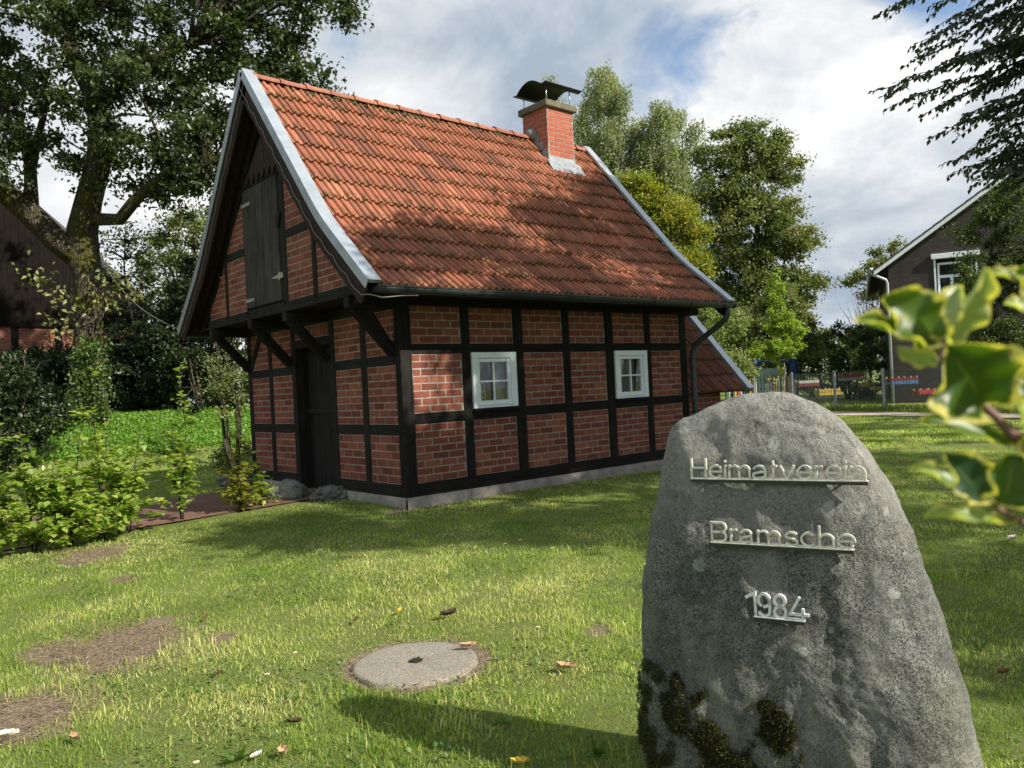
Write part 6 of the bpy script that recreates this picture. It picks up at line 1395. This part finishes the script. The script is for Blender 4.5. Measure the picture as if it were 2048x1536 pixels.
# weeds: broad leaved rosettes
WEED = leafmat('weed_leaf', (.06, .12, .02), (.10, .18, .035), (.15, .24, .05), .4, .35)
def rosette(px, py, L, n_, lab):
    d = ray_ground(px, py); T = empty('weed', (d[0], d[1], float(gz(d[0], d[1]))), 0, lab, 'weed', 'weeds in the lawn'); 
    A_ = rng.uniform(0, 6.28, n_); D = np.stack([np.cos(A_), np.sin(A_), rng.uniform(.3, 1.4, n_)], 1); P = np.repeat([[d[0], d[1], float(gz(d[0], d[1]))]], n_, 0); V, F = leaf_arrays(P, L * rng.uniform(.6, 1.1, n_), .22, 1, 0, .06, D=D); np_mesh('leaves', V, F, np.repeat(rng.uniform(0, 1, n_), 4), WEED, T)
def ray_ground(px, py, z=.02):
    v = at(px, py, 1.) - CAM; t = (z - CAM[2]) / v[2]; return CAM + v * t
for px, py, L, n_, lab in ((470, 1515, .09, 14, 'broad leaved weed at the bottom edge left of centre'), (1000, 1440, .07, 12, 'weed in the shade below the manhole cover'), (1190, 1500, .08, 12, 'weed at the foot of the memorial stone in the shade'), (1960, 1290, .07, 12, 'weed on the shaded lawn right of the memorial stone')): rosette(px, py, L, n_, lab)
# fallen leaves: curled, each a thing of its own
LEA = {'brown': plain('brown_leaf', (.16, .075, .035), .8, nz=.3, nsc=60), 'dark': plain('dark_leaf', (.045, .022, .015), .8, nz=.3, nsc=60), 'tan': plain('tan_leaf', (.42, .28, .16), .8, nz=.25, nsc=60), 'yellow': plain('yellow_leaf', (.55, .38, .04), .7, nz=.2, nsc=60), 'pale': plain('pale_leaf', (.62, .56, .46), .7, nz=.15, nsc=60)}
def deadleaf(px, py, L, colr, lab):
    c = ray_ground(px, py, .05); c[2] = float(gz(c[0], c[1])) + .026; a = random.random() * 6.28; nu = 12; V = []; F = []; k = L
    for i in range(nu + 1):
        t = i / nu; w_ = math.sin(math.pi * t ** .9) * (.32 - .12 * abs(math.sin(t * 9.4))) * k
        for j in (-2, -1, 0, 1, 2): V.append((c[0] + math.cos(a) * (t - .5) * k - math.sin(a) * w_ * j / 2, c[1] + math.sin(a) * (t - .5) * k + math.cos(a) * w_ * j / 2, c[2] + .22 * k * (j / 2) ** 2 + .30 * k * (t - .5) ** 2 + random.uniform(-.002, .002)))
    for i in range(nu):
        for j in range(4): q = i * 5 + j; F.append((q, q + 1, q + 6, q + 5))
    me = bpy.data.meshes.new('fallen_leaf'); me.from_pydata(V, [], F); me.polygons.foreach_set('use_smooth', [True] * len(F)); tag(link('fallen_leaf', me, LEA[colr]), lab, 'leaf', 'fallen leaves on the lawn')
for a in ((896, 1222, .11, 'dark', 'dark curled fallen leaf in the sunny lawn above the manhole cover'), (935, 1285, .09, 'tan', 'tan curled leaf lying on the upper right rim of the manhole cover'), (1132, 1326, .10, 'tan', 'broad tan leaf lying between manhole cover and memorial stone'), (588, 1432, .06, 'dark', 'small dark upright leaf near the bottom left of the manhole'), (566, 1493, .08, 'tan', 'long tan leaf near the bottom edge'), (150, 1466, .07, 'tan', 'tan leaf right of the lower bare patch'), (14, 1462, .09, 'pale', 'pale leaf on the lower bare patch at the left edge'), (711, 1232, .06, 'brown', 'brown leaf in the lawn above left of the manhole cover'), (1040, 1517, .07, 'yellow', 'yellow orange leaf at the bottom edge in the shade'), (2024, 1070, .12, 'pale', 'large pale curled leaf on the lawn at the right edge'), (2005, 1334, .06, 'brown', 'reddish brown leaf on the shaded lawn right of the stone'), (436, 1338, .05, 'brown', 'small brown leaf right of the large bare patch'), (410, 1228, .06, 'brown', 'narrow brown leaf above right of the large bare patch'), (800, 1214, .06, 'yellow', 'yellow leaf in the grass far above the manhole cover'), (512, 1500, .05, 'pale', 'small pinkish pale leaf at the bottom edge left of the long tan leaf')): deadleaf(*a)
dp = MB(); c0 = Vector((0, 0, 0))
for k in range(12): a = k * .5236; dp.add([(0, 0, .0), (math.cos(a - .2) * .010, math.sin(a - .2) * .010, .001), (math.cos(a) * .013, math.sin(a) * .013, .001), (math.cos(a + .2) * .010, math.sin(a + .2) * .010, .001)], [(0, 1, 2, 3)])
dm = None
for i, (px, py) in enumerate(((590, 1307), (534, 1350), (393, 1527), (1127, 1173), (1076, 1255), (1040, 1082), (1105, 1098), (1180, 1100), (1230, 1065), (1290, 1130), (1860, 960), (1905, 1000), (1760, 880), (1840, 905), (1960, 900), (905, 1020), (1010, 1090))):
    c = ray_ground(px, py, .05); z = float(gz(c[0], c[1])) + .055; T = empty('daisy', (c[0], c[1], z - .055), 0, 'tiny white daisy in the lawn', 'daisy', 'daisies in the lawn')
    if dm is None:
        o = dp.build('petals', plain('daisy_white', (.75, .75, .72), .6), T, local=False); o.location = (0, 0, .055); dm = o.data
        s_ = MB(); s_.tube([(0, 0, 0), (0, 0, .055)], .0012, 4); sm_ = s_.build('stem', GL, T, local=False).data; e_ = MB(); e_.tube([(0, 0, .055), (0, 0, .059)], .004, 8); em_ = e_.build('centre', plain('daisy_yellow', (.7, .45, .03), .6), T, local=False).data
    else:
        for nme, me, zo in (('petals', dm, .055), ('stem', sm_, 0), ('centre', em_, 0)): o = bpy.data.objects.new(nme, me); COL.objects.link(o); o.parent = T; o.location = (0, 0, zo)
